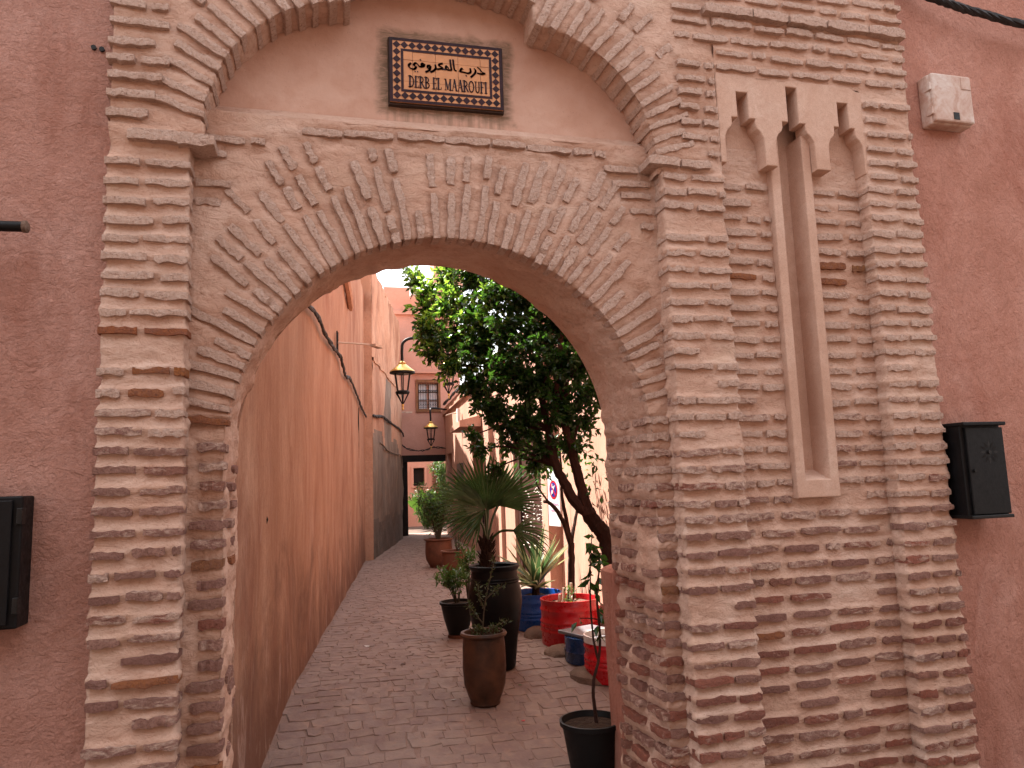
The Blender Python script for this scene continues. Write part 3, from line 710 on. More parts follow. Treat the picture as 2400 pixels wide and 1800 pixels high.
# ------------------------------------------------------------------ walls with recesses: one continuous sheet each
def wall_sheet(name, A, B, sb, zb, off, mat, parent, step=.25, rough=0., mask=None, mats=None, matf=None):
    """A->B is the foot line (left to right seen from outside); off(s,z) is how far the face stands out"""
    A, B = np.array(A, float), np.array(B, float); Ln = np.linalg.norm(B-A); d = (B-A)/Ln; n = np.array((d[1], -d[0]))
    def brk(vals, lo, hi):
        o = {lo, hi}
        for v in vals: o.add(v-.002); o.add(v+.002)
        o |= set(np.arange(lo, hi, step)); return np.array(sorted(q for q in o if lo <= q <= hi))
    ss = brk(sb, 0, Ln); zz = brk(zb[1:-1], zb[0], zb[-1]); G = np.zeros((len(ss), len(zz), 3))
    for i, s in enumerate(ss):
        for j, z in enumerate(zz):
            p = A+d*s+n*off(s, z); G[i, j] = (p[0], p[1], z)
    if rough: 
        P = G.reshape(-1, 3); h = rough*fbm(P, (2, 2, 2), 4); G = (P+np.array((n[0], n[1], 0))*h[:, None]).reshape(G.shape)
    mk = None
    if mask is not None:
        c = (ss[:-1]+ss[1:])/2; cz = (zz[:-1]+zz[1:])/2; mk = np.array([[not mask(s, z) for z in cz] for s in c])
    o = gridmesh(name, G, mat, parent, mk); o.data.polygons.foreach_set('use_smooth', [bool(rough)]*len(o.data.polygons))
    if rough: o.data.set_sharp_from_angle(angle=math.radians(35))
    if mats:
        for q in mats: o.data.materials.append(M[q])
        off_ = Vector(WOFF[o.name])
        for p in o.data.polygons:
            c = p.center+off_; p.material_index = matf((Vector((c.x, c.y))-Vector(A)).dot(Vector(d)), c.z)
    return o, (lambda s, o_, z: Vector((*(A+d*s+n*o_), z)))
def block(name, poly, z0, z1, mat, parent):          # solid behind a facing sheet
    n = len(poly); V = [(x, y, z0) for x, y in poly]+[(x, y, z1) for x, y in poly]
    return MB().add(V, [tuple(range(n-1, -1, -1)), tuple(range(n, 2*n))]+[(k, (k+1) % n, (k+1) % n+n, k+n) for k in range(n)]).build(name, mat, parent)

# -- plain plaster houses either side of the gateway
HL = thing('plaster_wall', (-3.5, .3, -.25), 'rose red plaster wall left of the brick gateway', 'wall')
G = sweep([(-7, .07), (-2.2, .07)], zs(-.3, 8.5, .2)); 
G = np.zeros((190, 230, 3)); G[:, :, 0] = np.concatenate([np.linspace(-7, -1.9, 40), np.linspace(-1.88, -.985, 150)])[:, None]; G[:, :, 2] = np.concatenate([np.linspace(-.3, 4.4, 200), np.linspace(4.5, 8.5, 30)])[None, :]; G[:, :, 1] = .07
gridmesh('plaster_face', displace(G, lambda P: .007*fbm(P, (1.4, 1, 1.4), 4)+.002*fbm(P, (14, 8, 9), 3)), 'red_pl', HL)
block('wall_core', [(-7, .1), (-.99, .1), (-.99, .64), (-7, .64)], -.3, 8.49, 'red_pl', HL)
for x, z in ((-1.101, 3.826), (-1.064, 3.821)):
    MB().tube([(x, .09, z), (x, .058, z)], [.011, .013], 8).build('anchor_hole', 'iron', HL, 40)
HR = thing('plaster_wall', (5.5, .3, -.25), 'rust red plaster wall right of the brick gateway', 'wall')
G = np.zeros((200, 240, 3)); G[:, :, 0] = np.concatenate([np.linspace(3.68, 5.6, 160), np.linspace(5.65, 10, 40)])[:, None]; G[:, :, 2] = np.concatenate([np.linspace(-.3, 5.2, 210), np.linspace(5.25, 8.5, 30)])[None, :]; G[:, :, 1] = .08
gridmesh('plaster_face', displace(G, lambda P: .010*fbm(P, (1.2, 1, 1.2), 4)+.002*fbm(P, (12, 8, 10), 3)), 'red_pl2', HR)
block('wall_core', [(3.69, .12), (10, .12), (10, .64), (3.69, .64)], -.3, 8.49, 'red_pl2', HR)

# -- unseen wall added behind the viewer: it keeps the low sky off the gateway
structure(block('sky_blocker', [(-14, -10), (14, -10), (14, -8), (-14, -8)], -.3, 7.4, 'blocker_pl', None))

# -- alley, left side: ochre house, then the older earth-walled house
H1 = thing('ochre_house', (-1.5, 7, 0), 'ochre plastered house wall along the left of the alley', 'house')
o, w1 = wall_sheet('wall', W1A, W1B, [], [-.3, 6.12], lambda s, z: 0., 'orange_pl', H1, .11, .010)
o.data.polygons.foreach_set('use_smooth', [True]*len(o.data.polygons)); MB().tube([w1(10.85, .0, 3.2), w1(10.9, .0, 2.8), w1(10.88, .0, 2.5), w1(10.95, .0, 2.2)], [.01, .014, .012, .004], 5).build('crack', 'dark', H1)
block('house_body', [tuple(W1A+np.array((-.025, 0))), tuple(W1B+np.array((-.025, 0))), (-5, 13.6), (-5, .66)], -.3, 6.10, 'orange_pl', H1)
block('sun_blocker', [(-.50, .66), (-.16, 4.2), (-5, 4.2), (-5, .66)], 6.09, 8.6, 'orange_pl', H1)  # added unseen block, keeps the sun off the right arch reveal
MB().tube(bezier([w1(7.2, .02, 4.95), w1(7.6, .06, 4.75), w1(8.3, .05, 4.6)], 6), [.05, .06, .05, .06, .06, .05, .06, .05, .06, .05, .06, .05, .03], 6).build('broken_spout', 'mud', H1, 30)
MB().lathe([(.022, -.035), (.03, 0), (.018, .03), (.004, .04)], 7, w1(1.05, -.02, 1.41), wob=.25).build('wall_hole', 'dark', H1, True)
H2 = thing('earth_house', (1, 17, 0), 'tall crumbling earth wall with grey render streaks in the alley', 'house')
def off2(s, z): return 0.
def mf(s, z):
    if z < .85+.05*math.sin(s*3): return 2
    q = s+.12*math.sin(z*2.3); 
    if z < 2.75+.25*math.sin(s*1.7): return 1
    if 2.3 < q < 3.9 and z < 4.5: return 1
    return 0
o, w2 = wall_sheet('wall', W2A, W2B, [.6], [-.1, 4.55, 4.62, 6.9], lambda s, z: .06 if 4.55 < z < 4.62 else (.03 if z < 4.55 else 0.), 'mud', H2, .11, .03, None, ['grey_pl', 'dado'], mf)
o, _ = wall_sheet('end_wall', (W2A[0]-.24, 13.58), (W2A[0]+.02, 13.56), [], [-.1, 2.2, 5.7, 6.9], lambda s, z: .04 if z < 2.2 else (.02 if z < 5.7 else 0), 'mud', H2, .06, .02)
block('house_body', [(W2A[0]-.24, 13.62), tuple(W2A+np.array((-.02, .04))), tuple(W2B+np.array((-.06, .05))), (2.0, 21.3), (-5, 21.3), (-5, 13.62)], -.1, 6.86, 'mud', H2)
rg_ = random.Random(3)
for k in range(26):
    s = rg_.uniform(.1, 6.6); c = w2(s, -.12, 6.88); r = rg_.uniform(.07, .16)
    MB().lathe([(r, -.06), (r*.9, r*.3), (r*.5, r*.65), (.02, r*.8)], 7, c, wob=.15).build('crumbled_coping', 'mud', H2, True)

# -- far house that bridges the alley
H3 = thing('far_house', (3.3, 21.7, 0), 'dusky pink house closing the alley, bridging a dark passage', 'house')
def off3(s, z):
    if .95 < s < 1.55 and 0: return 0
    if 1.09 < s < 1.79 and 4.17 < z < 5.07: return -.14
    if 1.02 < s < 1.86 and 4.07 < z < 5.18: return .03
    if z > 7.40 and z < 7.52: return .12
    if z > 7.52: return -.05
    return 0.
o, w3 = wall_sheet('wall', (2.06, 21.2), (4.6, 21.2), [.40, 1.92, 1.09, 1.79, 1.02, 1.86], [-.1, 2.45, 4.07, 4.17, 5.07, 5.18, 7.40, 7.52, 8.38], off3, 'far_pl', H3, .3, 0., lambda s, z: .40 < s and z < 2.45)
block('upper_storeys', [(2.06, 21.36), (4.6, 21.36), (4.6, 22.3), (2.06, 22.3)], 2.46, 8.3, 'far_pl', H3)
b = MB(); b.box((2.42, 21.85, 1.2), (.72, 1.1, 2.6)); b.build('passage_jamb', 'dark', H3)  # deep shade of the passage put into the jamb as near-black colour
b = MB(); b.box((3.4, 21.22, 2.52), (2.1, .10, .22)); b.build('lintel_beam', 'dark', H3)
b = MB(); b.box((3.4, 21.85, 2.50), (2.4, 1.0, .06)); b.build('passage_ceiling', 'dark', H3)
b = MB(); b.box((4.3, 21.75, 9.0), (1.0, .9, 1.4)); b.build('roof_room', 'pink_pl', H3)
b = MB(); b.box(w3(1.44, .10, 5.40), (1.02, .22, .05)); b.box(w3(1.44, .04, 5.45), (1.06, .10, .05)); b.build('window_hood', 'far_pl', H3)
wf = MB()
for s, z, dx, dz in ((1.06, 4.62, .07, 1.11), (1.82, 4.62, .07, 1.11), (1.44, 5.12, .7, .10), (1.44, 4.12, .7, .10)): wf.box(w3(s, .035, z), (dx, .03, dz))
wf.build('window_frame', 'wood', H3)
for k in range(2):
    wp = MB(); cx = 1.09+.18+.35*k; wp.box(w3(cx, -.12, 4.62), (.30, .02, .84)); wo_ = wp.build('window', 'wood', H3)
    for r in range(3): MB().box(w3(cx, -.105, 4.32+.29*r), (.25, .012, .25)).build('pane', 'winglass', wo_)
gr = MB()
for k in range(9): gr.tube([w3(1.11+.083*k, -.03, 4.18), w3(1.11+.083*k, -.03, 5.06)], .007, 5)
for z in (4.24, 4.42, 4.50, 4.74, 4.82, 5.0): gr.tube([w3(1.09, -.03, z), w3(1.79, -.03, z)], .007, 5)
for k in range(8):
    for z in (4.33, 4.78): gr.tube([w3(1.15+.083*k+.03*math.cos(a), -.03, z+.035*math.sin(a)) for a in np.linspace(0, 6.28, 9)], .005, 4)
gr.build('window_grille', 'iron', H3)
b = MB(); b.box(w3(1.02, .35, 8.2), (.34, .3, .42)); ac = b.build('air_conditioner', 'white', None); tag(ac, 'white air conditioner box on the roof edge of the far house', 'air conditioner')
bf = MB(); bf.lathe([(.13, 0), (.13, .02), (.02, .02)], 16, (0, 0, 0)); 
bf.v = [(w3(1.02, .35, 8.2).x+x, w3(1.02, .35, 8.2).y-.15-z, w3(1.02, .35, 8.2).z+y) for x, y, z in bf.v]; bf.build('fan_grille', 'meshgrey', ac, 40)
b = MB()
for k in range(2): b.tube([w3(.9+.24*k, .0, 7.97), w3(.9+.24*k, .5, 7.97)], .015, 5)
b.build('support_rail', 'iron', ac)
# -- yard beyond the passage
H4 = thing('yard_wall', (3.8, 27, 0), 'red yard wall with a dark window seen through the passage', 'wall')
o, w4 = wall_sheet('wall', (1.5, 27.0), (7.5, 27.0), [2.15, 2.6, 2.05, 2.7, 2.86, 3.3], [-.1, 1.55, 1.62, 2.35, 2.42, 4.2], lambda s, z: (-.2 if 2.15 < s < 2.6 and 1.62 < z < 2.35 else (.05 if 2.05 < s < 2.7 and 1.55 < z < 2.42 else 0.)), 'far_pl', H4, .4)
MB().box((3.875, 27.15, 1.98), (.42, .02, .7)).build('window_pane', 'dark', H4)
for k in range(24): MB().box((4.62, 26.94, .1+.105*k), (.38, .12, .06)).build('brick', 'terra2', H4)

# -- alley, right side: pink house in the sun
H5 = thing('pink_house', (4.5, 9, 0), 'low pink plaster house along the sunlit right side of the alley', 'house')
L1 = float(np.linalg.norm(R1B-R1A))
def off5(s, z):                                      # s runs from the far corner (0) towards the gateway
    y = 12.95-s*(12.29/L1)
    if 4.70 < y < 6.0: return -.16
    if 6.40 < y < 8.75 and z < 2.45: return -.14
    if 9.9 < y < 10.25 or 11.2 < y < 11.5: return .07
    if 3.80 < z: return .07
    return 0.
ysb = [4.7, 6.0, 6.4, 8.75, 9.9, 10.25, 11.2, 11.5]; tos = lambda y: (12.95-y)*L1/12.29
o, w5 = wall_sheet('wall', R1B, R1A, [tos(y) for y in ysb], [-.3, 2.45, 3.80, 3.95], off5, 'pink_pl', H5, .3)
L2 = float(np.linalg.norm(R1C-R1B))
def off6(s, z):
    y = 21.2-s*(8.25/L2)
    if 13.0 < y < 14.45 and z < 2.75: return -.24
    if 19.3 < y < 20.7 and 1.1 < z < 2.63: return -.22
    return .07 if z > 3.95 else 0.
tos2 = lambda y: (21.2-y)*L2/8.25
o, w6 = wall_sheet('far_wall', R1C, R1B, [tos2(y) for y in (13.0, 14.45, 19.3, 20.7)], [-.1, 1.1, 2.63, 2.75, 3.95, 4.15], off6, 'pink_pl', H5, .3)
block('house_body', [tuple(R1A+np.array((.18, 0))), tuple(R1B+np.array((.26, 0))), tuple(R1C+np.array((.26, 0))), (8, 21.2), (8, .66)], -.3, 3.9, 'pink_pl', H5)
H6 = thing('upper_house', (6.5, 7, 3.9), 'upper pink storey set back behind the potted tree', 'house')
block('wall', [(4.1, 1.5), (5.0, 11.0), (8, 11), (8, 1.5)], 3.9, 7.2, 'pink_pl', H6)
# canopy and steel door
at5 = lambda y, o_, z: w5(tos(y), o_, z)
at6 = lambda y, o_, z: w6(tos2(y), o_, z)
al = math.atan2(*(R1C-R1B)); al5 = math.atan2(*(R1B-R1A))
b = MB(); b.add([at6(12.96, .02, 2.92), at6(15.0, .02, 2.92), at6(15.0, .52, 2.92), at6(12.96, .52, 2.92), at6(12.96, .02, 3.18), at6(15.0, .02, 3.18), at6(15.0, .52, 3.06), at6(12.96, .52, 3.06)], [(3, 2, 1, 0), (4, 5, 6, 7), (0, 1, 5, 4), (1, 2, 6, 5), (2, 3, 7, 6), (3, 0, 4, 7)])
b.build('door_canopy', 'pink_pl', H5)
dr = MB()
for a_, b_, z0, z1 in ((13.02, 13.08, 0, 2.72), (14.37, 14.43, 0, 2.72), (13.70, 13.76, 0, 2.72)): dr.add([at6(a_, -.17, z0), at6(b_, -.17, z0), at6(b_, -.17, z1), at6(a_, -.17, z1), at6(a_, -.22, z0), at6(b_, -.22, z0), at6(b_, -.22, z1), at6(a_, -.22, z1)], [(0, 1, 2, 3), (7, 6, 5, 4), (0, 4, 5, 1), (1, 5, 6, 2), (2, 6, 7, 3), (3, 7, 4, 0)])
for z in (.05, 1.2, 2.1, 2.68): dr.tube([at6(13.04, -.19, z), at6(14.42, -.19, z)], .03, 4)
door = dr.build('lattice_door', 'iron', H5)
lt = MB()
for k in range(34):
    for sg in (-1, 1):
        z0 = -.6+.11*k; p0 = max(0., -z0/.95) if sg > 0 else 0
        a_ = (13.05, z0) ; e_ = (14.40, z0+sg*.95+ (0 if sg > 0 else .95))
        q0 = (13.05, z0 if sg > 0 else z0+.95); q1 = (14.40, z0+.95 if sg > 0 else z0)
        ts = [t for t in np.linspace(0, 1, 12) if 0 < q0[1]+(q1[1]-q0[1])*t < 2.68]
        if len(ts) > 1: lt.tube([at6(q0[0]+(q1[0]-q0[0])*t, -.20, q0[1]+(q1[1]-q0[1])*t) for t in (ts[0], ts[-1])], .016, 4)
stuff(lt.build('lattice', 'meshgrey', door))
MB().box(at6(20.0, -.205, 1.85), (.02, 1.35, 1.5), -al).build('shutter', 'dwood', H5)
# studded wooden door
sd = MB()
q = lambda y, o_, z: at5(y, o_, z)
sd.add([q(6.46, -.10, -.05), q(8.70, -.10, -.05), q(8.70, -.10, 2.42), q(6.46, -.10, 2.42)], [(0, 1, 2, 3)]); sdo = sd.build('studded_door', 'dwood', H5)
for a_, b_ in ((6.42, 6.62), (8.52, 8.72)):
    fr5 = MB(); fr5.add([q(a_, -.06, 0), q(b_, -.06, 0), q(b_, -.06, 2.42), q(a_, -.06, 2.42), q(a_, -.1, 0), q(b_, -.1, 0), q(b_, -.1, 2.42), q(a_, -.1, 2.42)], [(0, 1, 2, 3), (0, 4, 5, 1), (1, 5, 6, 2), (2, 6, 7, 3), (3, 7, 4, 0)])
    fr5.build('door_post', 'dwood', sdo)
stds = MB()
def stud(y, z, r=.0105):
    c = q(y, -.085, z); stds.add([c+Vector((0, -r*1.3, 0)), c+Vector((0, 0, r)), c+Vector((0, r*1.3, 0)), c+Vector((0, 0, -r)), c+Vector((-.02, 0, 0))], [(0, 1, 4), (1, 2, 4), (2, 3, 4), (3, 0, 4)])
for y0 in (7.1, 8.05):
    for rr, nn in ((.38, 15), (.29, 12)):
        for k in range(nn+1): a_ = math.pi*(k/nn*1.3-.15); stud(y0+rr*math.cos(a_)*1.0, 1.28+rr*.62*math.sin(a_))
    for k in range(9): a_ = 2*math.pi*k/9; stud(y0+.14*math.cos(a_), 1.16+.10*math.sin(a_))
    for z in (1.12, 1.04, .98, .92, .80, .72):
        for dy in (-.38, -.34, -.29, -.06, .06, .29, .34, .38): stud(y0+dy+random.uniform(-.01, .01), z, .009)
    for k in range(14): stud(y0-.4+.06*k, .64); stud(y0-.4+.06*k, .58)
for k in range(46):
    for yy in (6.47, 6.58): c = q(yy, -.045, .05+.05*k); stds.add([c+Vector((0, -.013, 0)), c+Vector((0, 0, .01)), c+Vector((0, .013, 0)), c+Vector((0, 0, -.01)), c+Vector((-.015, 0, 0))], [(0, 1, 4), (1, 2, 4), (2, 3, 4), (3, 0, 4)])
stuff(stds.build('nail_studs', 'stud', sdo))
jb = MB(); jb.add([at6(16.5, 0, 1.75), at6(17.4, 0, 1.75), at6(17.4, 0, 2.2), at6(16.5, 0, 2.2), at6(16.5, .08, 1.75), at6(17.4, .08, 1.75), at6(17.4, .08, 2.2), at6(16.5, .08, 2.2)], [(4, 5, 6, 7), (0, 1, 5, 4), (1, 2, 6, 5), (2, 3, 7, 6), (3, 0, 4, 7)])
tag(jb.build('meter_box', 'meshgrey'), 'small grey meter box low on the far sunlit pink wall', 'meter box')
cm = thing('wall_lamp', tuple(at6(16.6, .0, 3.5)), 'slim white wall lamp on a bent arm above the door canopy', 'lamp')
b = MB(); b.box(at6(16.6, .10, 3.45), (.07, .14, .52)); b.build('lamp_body', 'white', cm)
MB().tube(bezier([at6(16.9, .0, 3.62), at6(16.9, .22, 3.6), at6(17.1, .4, 3.56)], 5), .018, 5).build('arm', 'beige', cm)

# -- leaning no-parking board
sgx = Vector((2.885, 5.45, 1.38)); sa = math.radians(-11); sr = Vector((-math.sin(sa)*-1, -math.cos(sa), 0))
sgn = thing('no_parking_sign', tuple(sgx-Vector((0, 0, .4))), 'white no parking board with a red and blue roundel behind the tree', 'sign')
hor = Vector((math.sin(math.radians(-8)), math.cos(math.radians(-8)), 0)); nor = Vector((-hor.y, hor.x, 0))
if nor.x > 0: nor = -nor
sp_ = lambda u, v, o_=0.: sgx-hor*u+nor*o_+Vector((0, 0, v))
b = MB(); P4 = [(-.17, -.34), (.17, -.34), (.17, .42), (-.17, .42)]
b.add([sp_(u, v, 0) for u, v in P4]+[sp_(u, v, -.02) for u, v in P4], [(0, 1, 2, 3), (7, 6, 5, 4), (0, 4, 5, 1), (1, 5, 6, 2), (2, 6, 7, 3), (3, 7, 4, 0)]); b.build('board', 'sgn_white', sgn)
def disc(r, z0, o_, name, mat, n=28): MB().add([sp_(r*math.cos(2*math.pi*k/n), z0+r*math.sin(2*math.pi*k/n), o_) for k in range(n)], [tuple(range(n))]).build(name, mat, sgn)
disc(.118, .12, .003, 'red_ring', 'sgn_red'); disc(.092, .12, .005, 'blue_disc', 'sgn_blue')
def strip(mb, pts, w, fn, o_, m=0):
    for k in range(len(pts)-1):
        a, c = np.array(pts[k], float), np.array(pts[k+1], float); d = c-a; ln = np.linalg.norm(d)
        if ln < 1e-9: continue
        d /= ln; n_ = np.array((-d[1], d[0]))*w/2; e = d*w*.25
        mb.add([fn(*(a-n_-e), o_), fn(*(c-n_+e), o_), fn(*(c+n_+e), o_), fn(*(a+n_-e), o_)], [(0, 1, 2, 3)], m)
b = MB(); strip(b, [(-.07, .19), (.07, .05)], .022, sp_, .007); b.build('red_slash', 'sgn_red', sgn)
b = MB()
strip(b, [(.03, .15), (-.02, .15), (-.02, .19)], .02, sp_, .009); strip(b, [(.05, .17), (.02, .13)], .02, sp_, .009); strip(b, [(-.05, .08), (-.01, .08), (-.01, .11)], .02, sp_, .009); strip(b, [(-.05, .06), (-.03, .11)], .018, sp_, .009); b.build('pictogram', 'sgn_white', sgn)
b = MB()
for z, x0, x1 in ((-.07, -.11, .11), (-.15, -.08, .08)):
    x_ = x0
    while x_ < x1: strip(b, [(x_, z), (x_+.02, z+.012), (x_+.035, z-.006)], .009, sp_, .004); strip(b, [(x_+.012, z+.0), (x_+.012, z+.03)], .007, sp_, .004); x_ += .042
b.build('lettering', 'sgn_mauve', sgn)

# ------------------------------------------------------------------ cables, lamps
def cable(name, pts, r, label, cat='cable', jit=.02, n=8, rags=0, mat='cable', strands=2):
    base = bezier(pts, n); t = thing(name, tuple(base[0]), label, cat)
    for sdx in range(strands):
        ph = sdx*math.pi*2/strands
        P = [p+Vector((random.uniform(-jit, jit)*.4, random.uniform(-jit, jit)*.5, random.uniform(-jit, jit)*.6))+Vector((0, math.cos(ph+i*.9), math.sin(ph+i*.9)))*r*.8 for i, p in enumerate(base)]
        MB().tube(P, r, 6).build('strand', mat, t, True)
    if rags:
        for k in range(rags):
            i = random.randrange(2, len(base)-2); d = (base[i+1]-base[i-1]).normalized(); s = random.uniform(.6, 1.3)*r
            MB().tube([base[i]-d*r*2, base[i]+Vector((0, -r*.4, -s)), base[i]+d*r*2+Vector((0, 0, -s*random.uniform(.8, 2.4)))], [r*.9, s, .2*r], 5).build('tape_wrap', mat, t, 30)
    return t
cable('cable_bundle', [w1(.3, .05, 3.2), w1(2.8, .05, 3.35), w1(3.7, .05, 3.40), w1(4.45, .05, 3.36), w1(5.9, .05, 3.43), w1(6.3, .06, 3.42), w1(7.1, .05, 3.30), w1(8.0, .05, 3.38), w1(9.6, .04, 3.36), w1(11.4, .04, 3.24), w1(12.9, .05, 3.22)], .017, 'dusty cable bundle sagging along the ochre alley wall', rags=14)
cable('cable', [w2(-.05, .05, 3.24), w2(.8, .06, 3.30), w2(1.6, .06, 3.37), w2(3.5, .06, 3.36), w2(6.1, .06, 3.35), w2(6.6, .1, 3.2)], .022, 'black cable strung across the crumbling earth wall', rags=5)
cable('conduit', [w2(1.1, .05, 2.68), w2(3.5, .06, 2.55), w2(6.0, .06, 2.56), w2(6.5, .06, 2.2)], .018, 'thin pale conduit low on the crumbling earth wall', 'conduit', 0., mat='grey_pl', strands=1)
cable('cable', [w3(.42, .1, 3.1), w3(.7, .12, 2.85), w3(1.2, .12, 2.78), w3(1.6, .12, 2.88), w3(2.0, .12, 2.83)], .014, 'loose wires drooping over the passage lintel', jit=.04)
cable('cable', [w3(.40, .08, 4.4), w3(.42, .12, 3.4), w3(.46, .12, 2.5)], .03, 'black cable hanging down the corner of the earth wall', rags=3)
cable('cable_bundle', [at6(20.9, .06, 4.3), at6(18.6, .12, 4.22), at6(16.4, .1, 4.24), at6(13.6, .08, 4.1), at5(11, .08, 4.0), at5(8, .08, 4.05)], .032, 'knotted cable bundle along the roof edge of the pink house', rags=16)
cable('cable', [Vector((3.78, .05, 4.86)), Vector((4.05, -.03, 4.72)), Vector((4.35, -.05, 4.655)), Vector((4.8, -.06, 4.60)), Vector((5.4, -.06, 4.55))], .016, 'thick black taped cable crossing the upper right rust wall', rags=0, jit=.006, strands=4)
# street lamp arm on the ochre wall
wl = thing('wall_lamp', tuple(w1(6.0, 0, 3.48)), 'small lamp on a rusty bracket high on the ochre wall', 'lamp')
b = MB()
for s in (5.96, 6.06): b.box(w1(s, .03, 3.6), (.02, .02, .30))
for k in range(5): b.box(w1(6.01, .03, 3.48+.06*k), (.02, .10, .015))
b.build('bracket', 'iron', wl)
MB().tube([w1(6.02, .03, 3.60), w1(6.1, .25, 3.60), w1(6.25, .45, 3.61)], .013, 6).build('arm', 'beige', wl, True)
b = MB(); b.box(w1(6.32, .55, 3.60), (.22, .09, .035), 1.0); b.build('lamp_head', 'beige', wl)
b = MB(); b.tube([w3(.45, .0, 4.03), w3(.45, .3, 4.03), w3(.62, .3, 4.05)], .02, 6); b.box(w3(.75, .3, 4.04), (.22, .1, .05)); 
tag(b.build('wall_lamp', 'beige'), 'pale lamp stub on the far house beside the earth wall corner', 'lamp')

def lantern(c, s, arm, label):
    """gold-domed street lantern hanging from a bracket; c = centre of the dome's rim"""
    t = thing('street_lantern', tuple(c), label, 'lantern', 'gold domed street lanterns'); c = Vector(c)
    dm = MB().lathe([(.235*s, 0), (.225*s, .018*s), (.15*s, .075*s), (.095*s, .125*s), (.06*s, .15*s), (.075*s, .17*s), (.045*s, .19*s), (.02*s, .21*s)], 20, c, capt=True, capb=False).build('dome', 'gold', t, 30)
    MB().lathe([(.235*s, -.002), (.237*s, -.03*s), (.16*s, -.045*s), (.10*s, -.03*s), (.02, -.03*s)], 20, c, capb=False).build('rim', 'black', t, 30)
    for k in range(6):
        a = math.pi/6+k*math.pi/3; ca, sa_ = math.cos(a), math.sin(a)
        MB().tube([c+Vector((.155*ca*s, .155*sa_*s, -.03*s)), c+Vector((.105*ca*s, .105*sa_*s, -.36*s))], .011*s, 5).build('bar', 'black', t)
        a2 = a+math.pi/3
        MB().add([c+Vector((.15*ca*s, .15*sa_*s, -.04*s)), c+Vector((.15*math.cos(a2)*s, .15*math.sin(a2)*s, -.04*s)), c+Vector((.103*math.cos(a2)*s, .103*math.sin(a2)*s, -.35*s)), c+Vector((.103*ca*s, .103*sa_*s, -.35*s))], [(0, 1, 2, 3)]).build('pane', 'glass', t)
        MB().tube([c+Vector((.125*ca*s, .125*sa_*s, -.40*s)), c+Vector((.09*ca*s, .09*sa_*s, -.46*s)), c+Vector((.01*ca*s, .01*sa_*s, -.60*s))], [.012*s, .011*s, .01*s], 5).build('scroll', 'black', t)
    MB().lathe([(.11*s, -.355*s), (.13*s, -.375*s), (.13*s, -.40*s), (.105*s, -.41*s), (.02, -.40*s)], 12, c, capb=False).build('ring', 'black', t, 30)
    MB().lathe([(.008, -.72*s), (.022*s, -.69*s), (.012*s, -.66*s), (.026*s, -.63*s), (.012*s, -.59*s)], 8, c, capt=True).build('finial', 'gold', t, True)
    MB().tube(bezier([c+Vector((0, 0, .2*s))]+[c+Vector(p) for p in arm], 6), .028, 8).build('bracket_arm', 'black', t, True)
    return t
lantern((1.46, 10.0, 3.72), 1.0, [(0, 0, .45), (.03, 0, .56), (.14, 0, .63), (.35, .05, .65), (1.0, .12, .65), (1.82, .2, .65)], 'nearest gold domed street lantern hanging left of the tree')
lantern((3.30, 19.3, 3.40), .95, [(0, 0, .35), (0, .05, .55), (.1, .2, .62), (.62, .6, .62)], 'farther gold domed lantern hanging in front of the far house')
lantern((2.66, 12.0, 4.13), .95, [(0, 0, .3), (.0, 0, .75), (.1, .0, .86), (.35, .1, .9), (.78, .15, .9)], 'third lantern on a black rod half hidden behind the tree leaves')

# ------------------------------------------------------------------ tile street sign
SU, SV = .655, .388; sg0 = Vector((.372, .172, 3.742))
TS = thing('street_name_sign', (.70, .19, 3.742), 'glazed tile street sign with dark diamond border over the arch', 'sign')
tl_ = math.radians(.6)
def sp(u, v, o_=0.): return sg0+Vector((u*math.cos(tl_), -o_, v+u*math.sin(tl_)))
def sbox(mb, u0, u1, v0, v1, o0, o1, m=0):
    P = [sp(u0, v0, o1), sp(u1, v0, o1), sp(u1, v1, o1), sp(u0, v1, o1), sp(u0, v0, o0), sp(u1, v0, o0), sp(u1, v1, o0), sp(u0, v1, o0)]
    mb.add(P, [(0, 1, 2, 3), (0, 4, 5, 1), (1, 5, 6, 2), (2, 6, 7, 3), (3, 7, 4, 0)], m); return mb
sbox(MB(), -.006, SU+.006, -.012, SV+.004, -.04, -.002).build('backing', 'grout', TS)
for i in range(5):
    for j in range(3):
        e = .0011; d_ = random.uniform(-.0008, .0012)
        sbox(MB(), i*SU/5+e, (i+1)*SU/5-e, j*SV/3+e, (j+1)*SV/3-e, -.01, .006+d_).build('tile', 'tile', TS)
dk = MB(); fq = lambda u, v, o_: sp(u, v, o_)
def rect(mb, u0, u1, v0, v1, o_): mb.add([sp(u0, v0, o_), sp(u1, v0, o_), sp(u1, v1, o_), sp(u0, v1, o_)], [(0, 1, 2, 3)])
o_ = .0084
for a, b_ in ((.0, .018), (.064, .079)):
    rect(dk, a, SU-a, a, b_, o_); rect(dk, a, SU-a, SV-b_, SV-a, o_); rect(dk, a, b_, b_, SV-b_, o_); rect(dk, SU-b_, SU-a, b_, SV-b_, o_)
def dia(u, v, r=.0225): dk.add([sp(u-r, v, o_), sp(u, v-r, o_), sp(u+r, v, o_), sp(u, v+r, o_)], [(0, 1, 2, 3)])
nu = 14
for k in range(nu):
    u = .041+(SU-.082)*k/(nu-1); dia(u, .041); dia(u, SV-.041)
for k in range(1, 7):
    v = .041+(SV-.082)*k/7; dia(.041, v); dia(SU-.041, v)
stuff(dk.build('border_pattern', 'glaze', TS))
def strokes(mb, pts, w, close=False):
    strip(mb, pts, w, lambda u, v, o: sp(u, v, o), .0088)
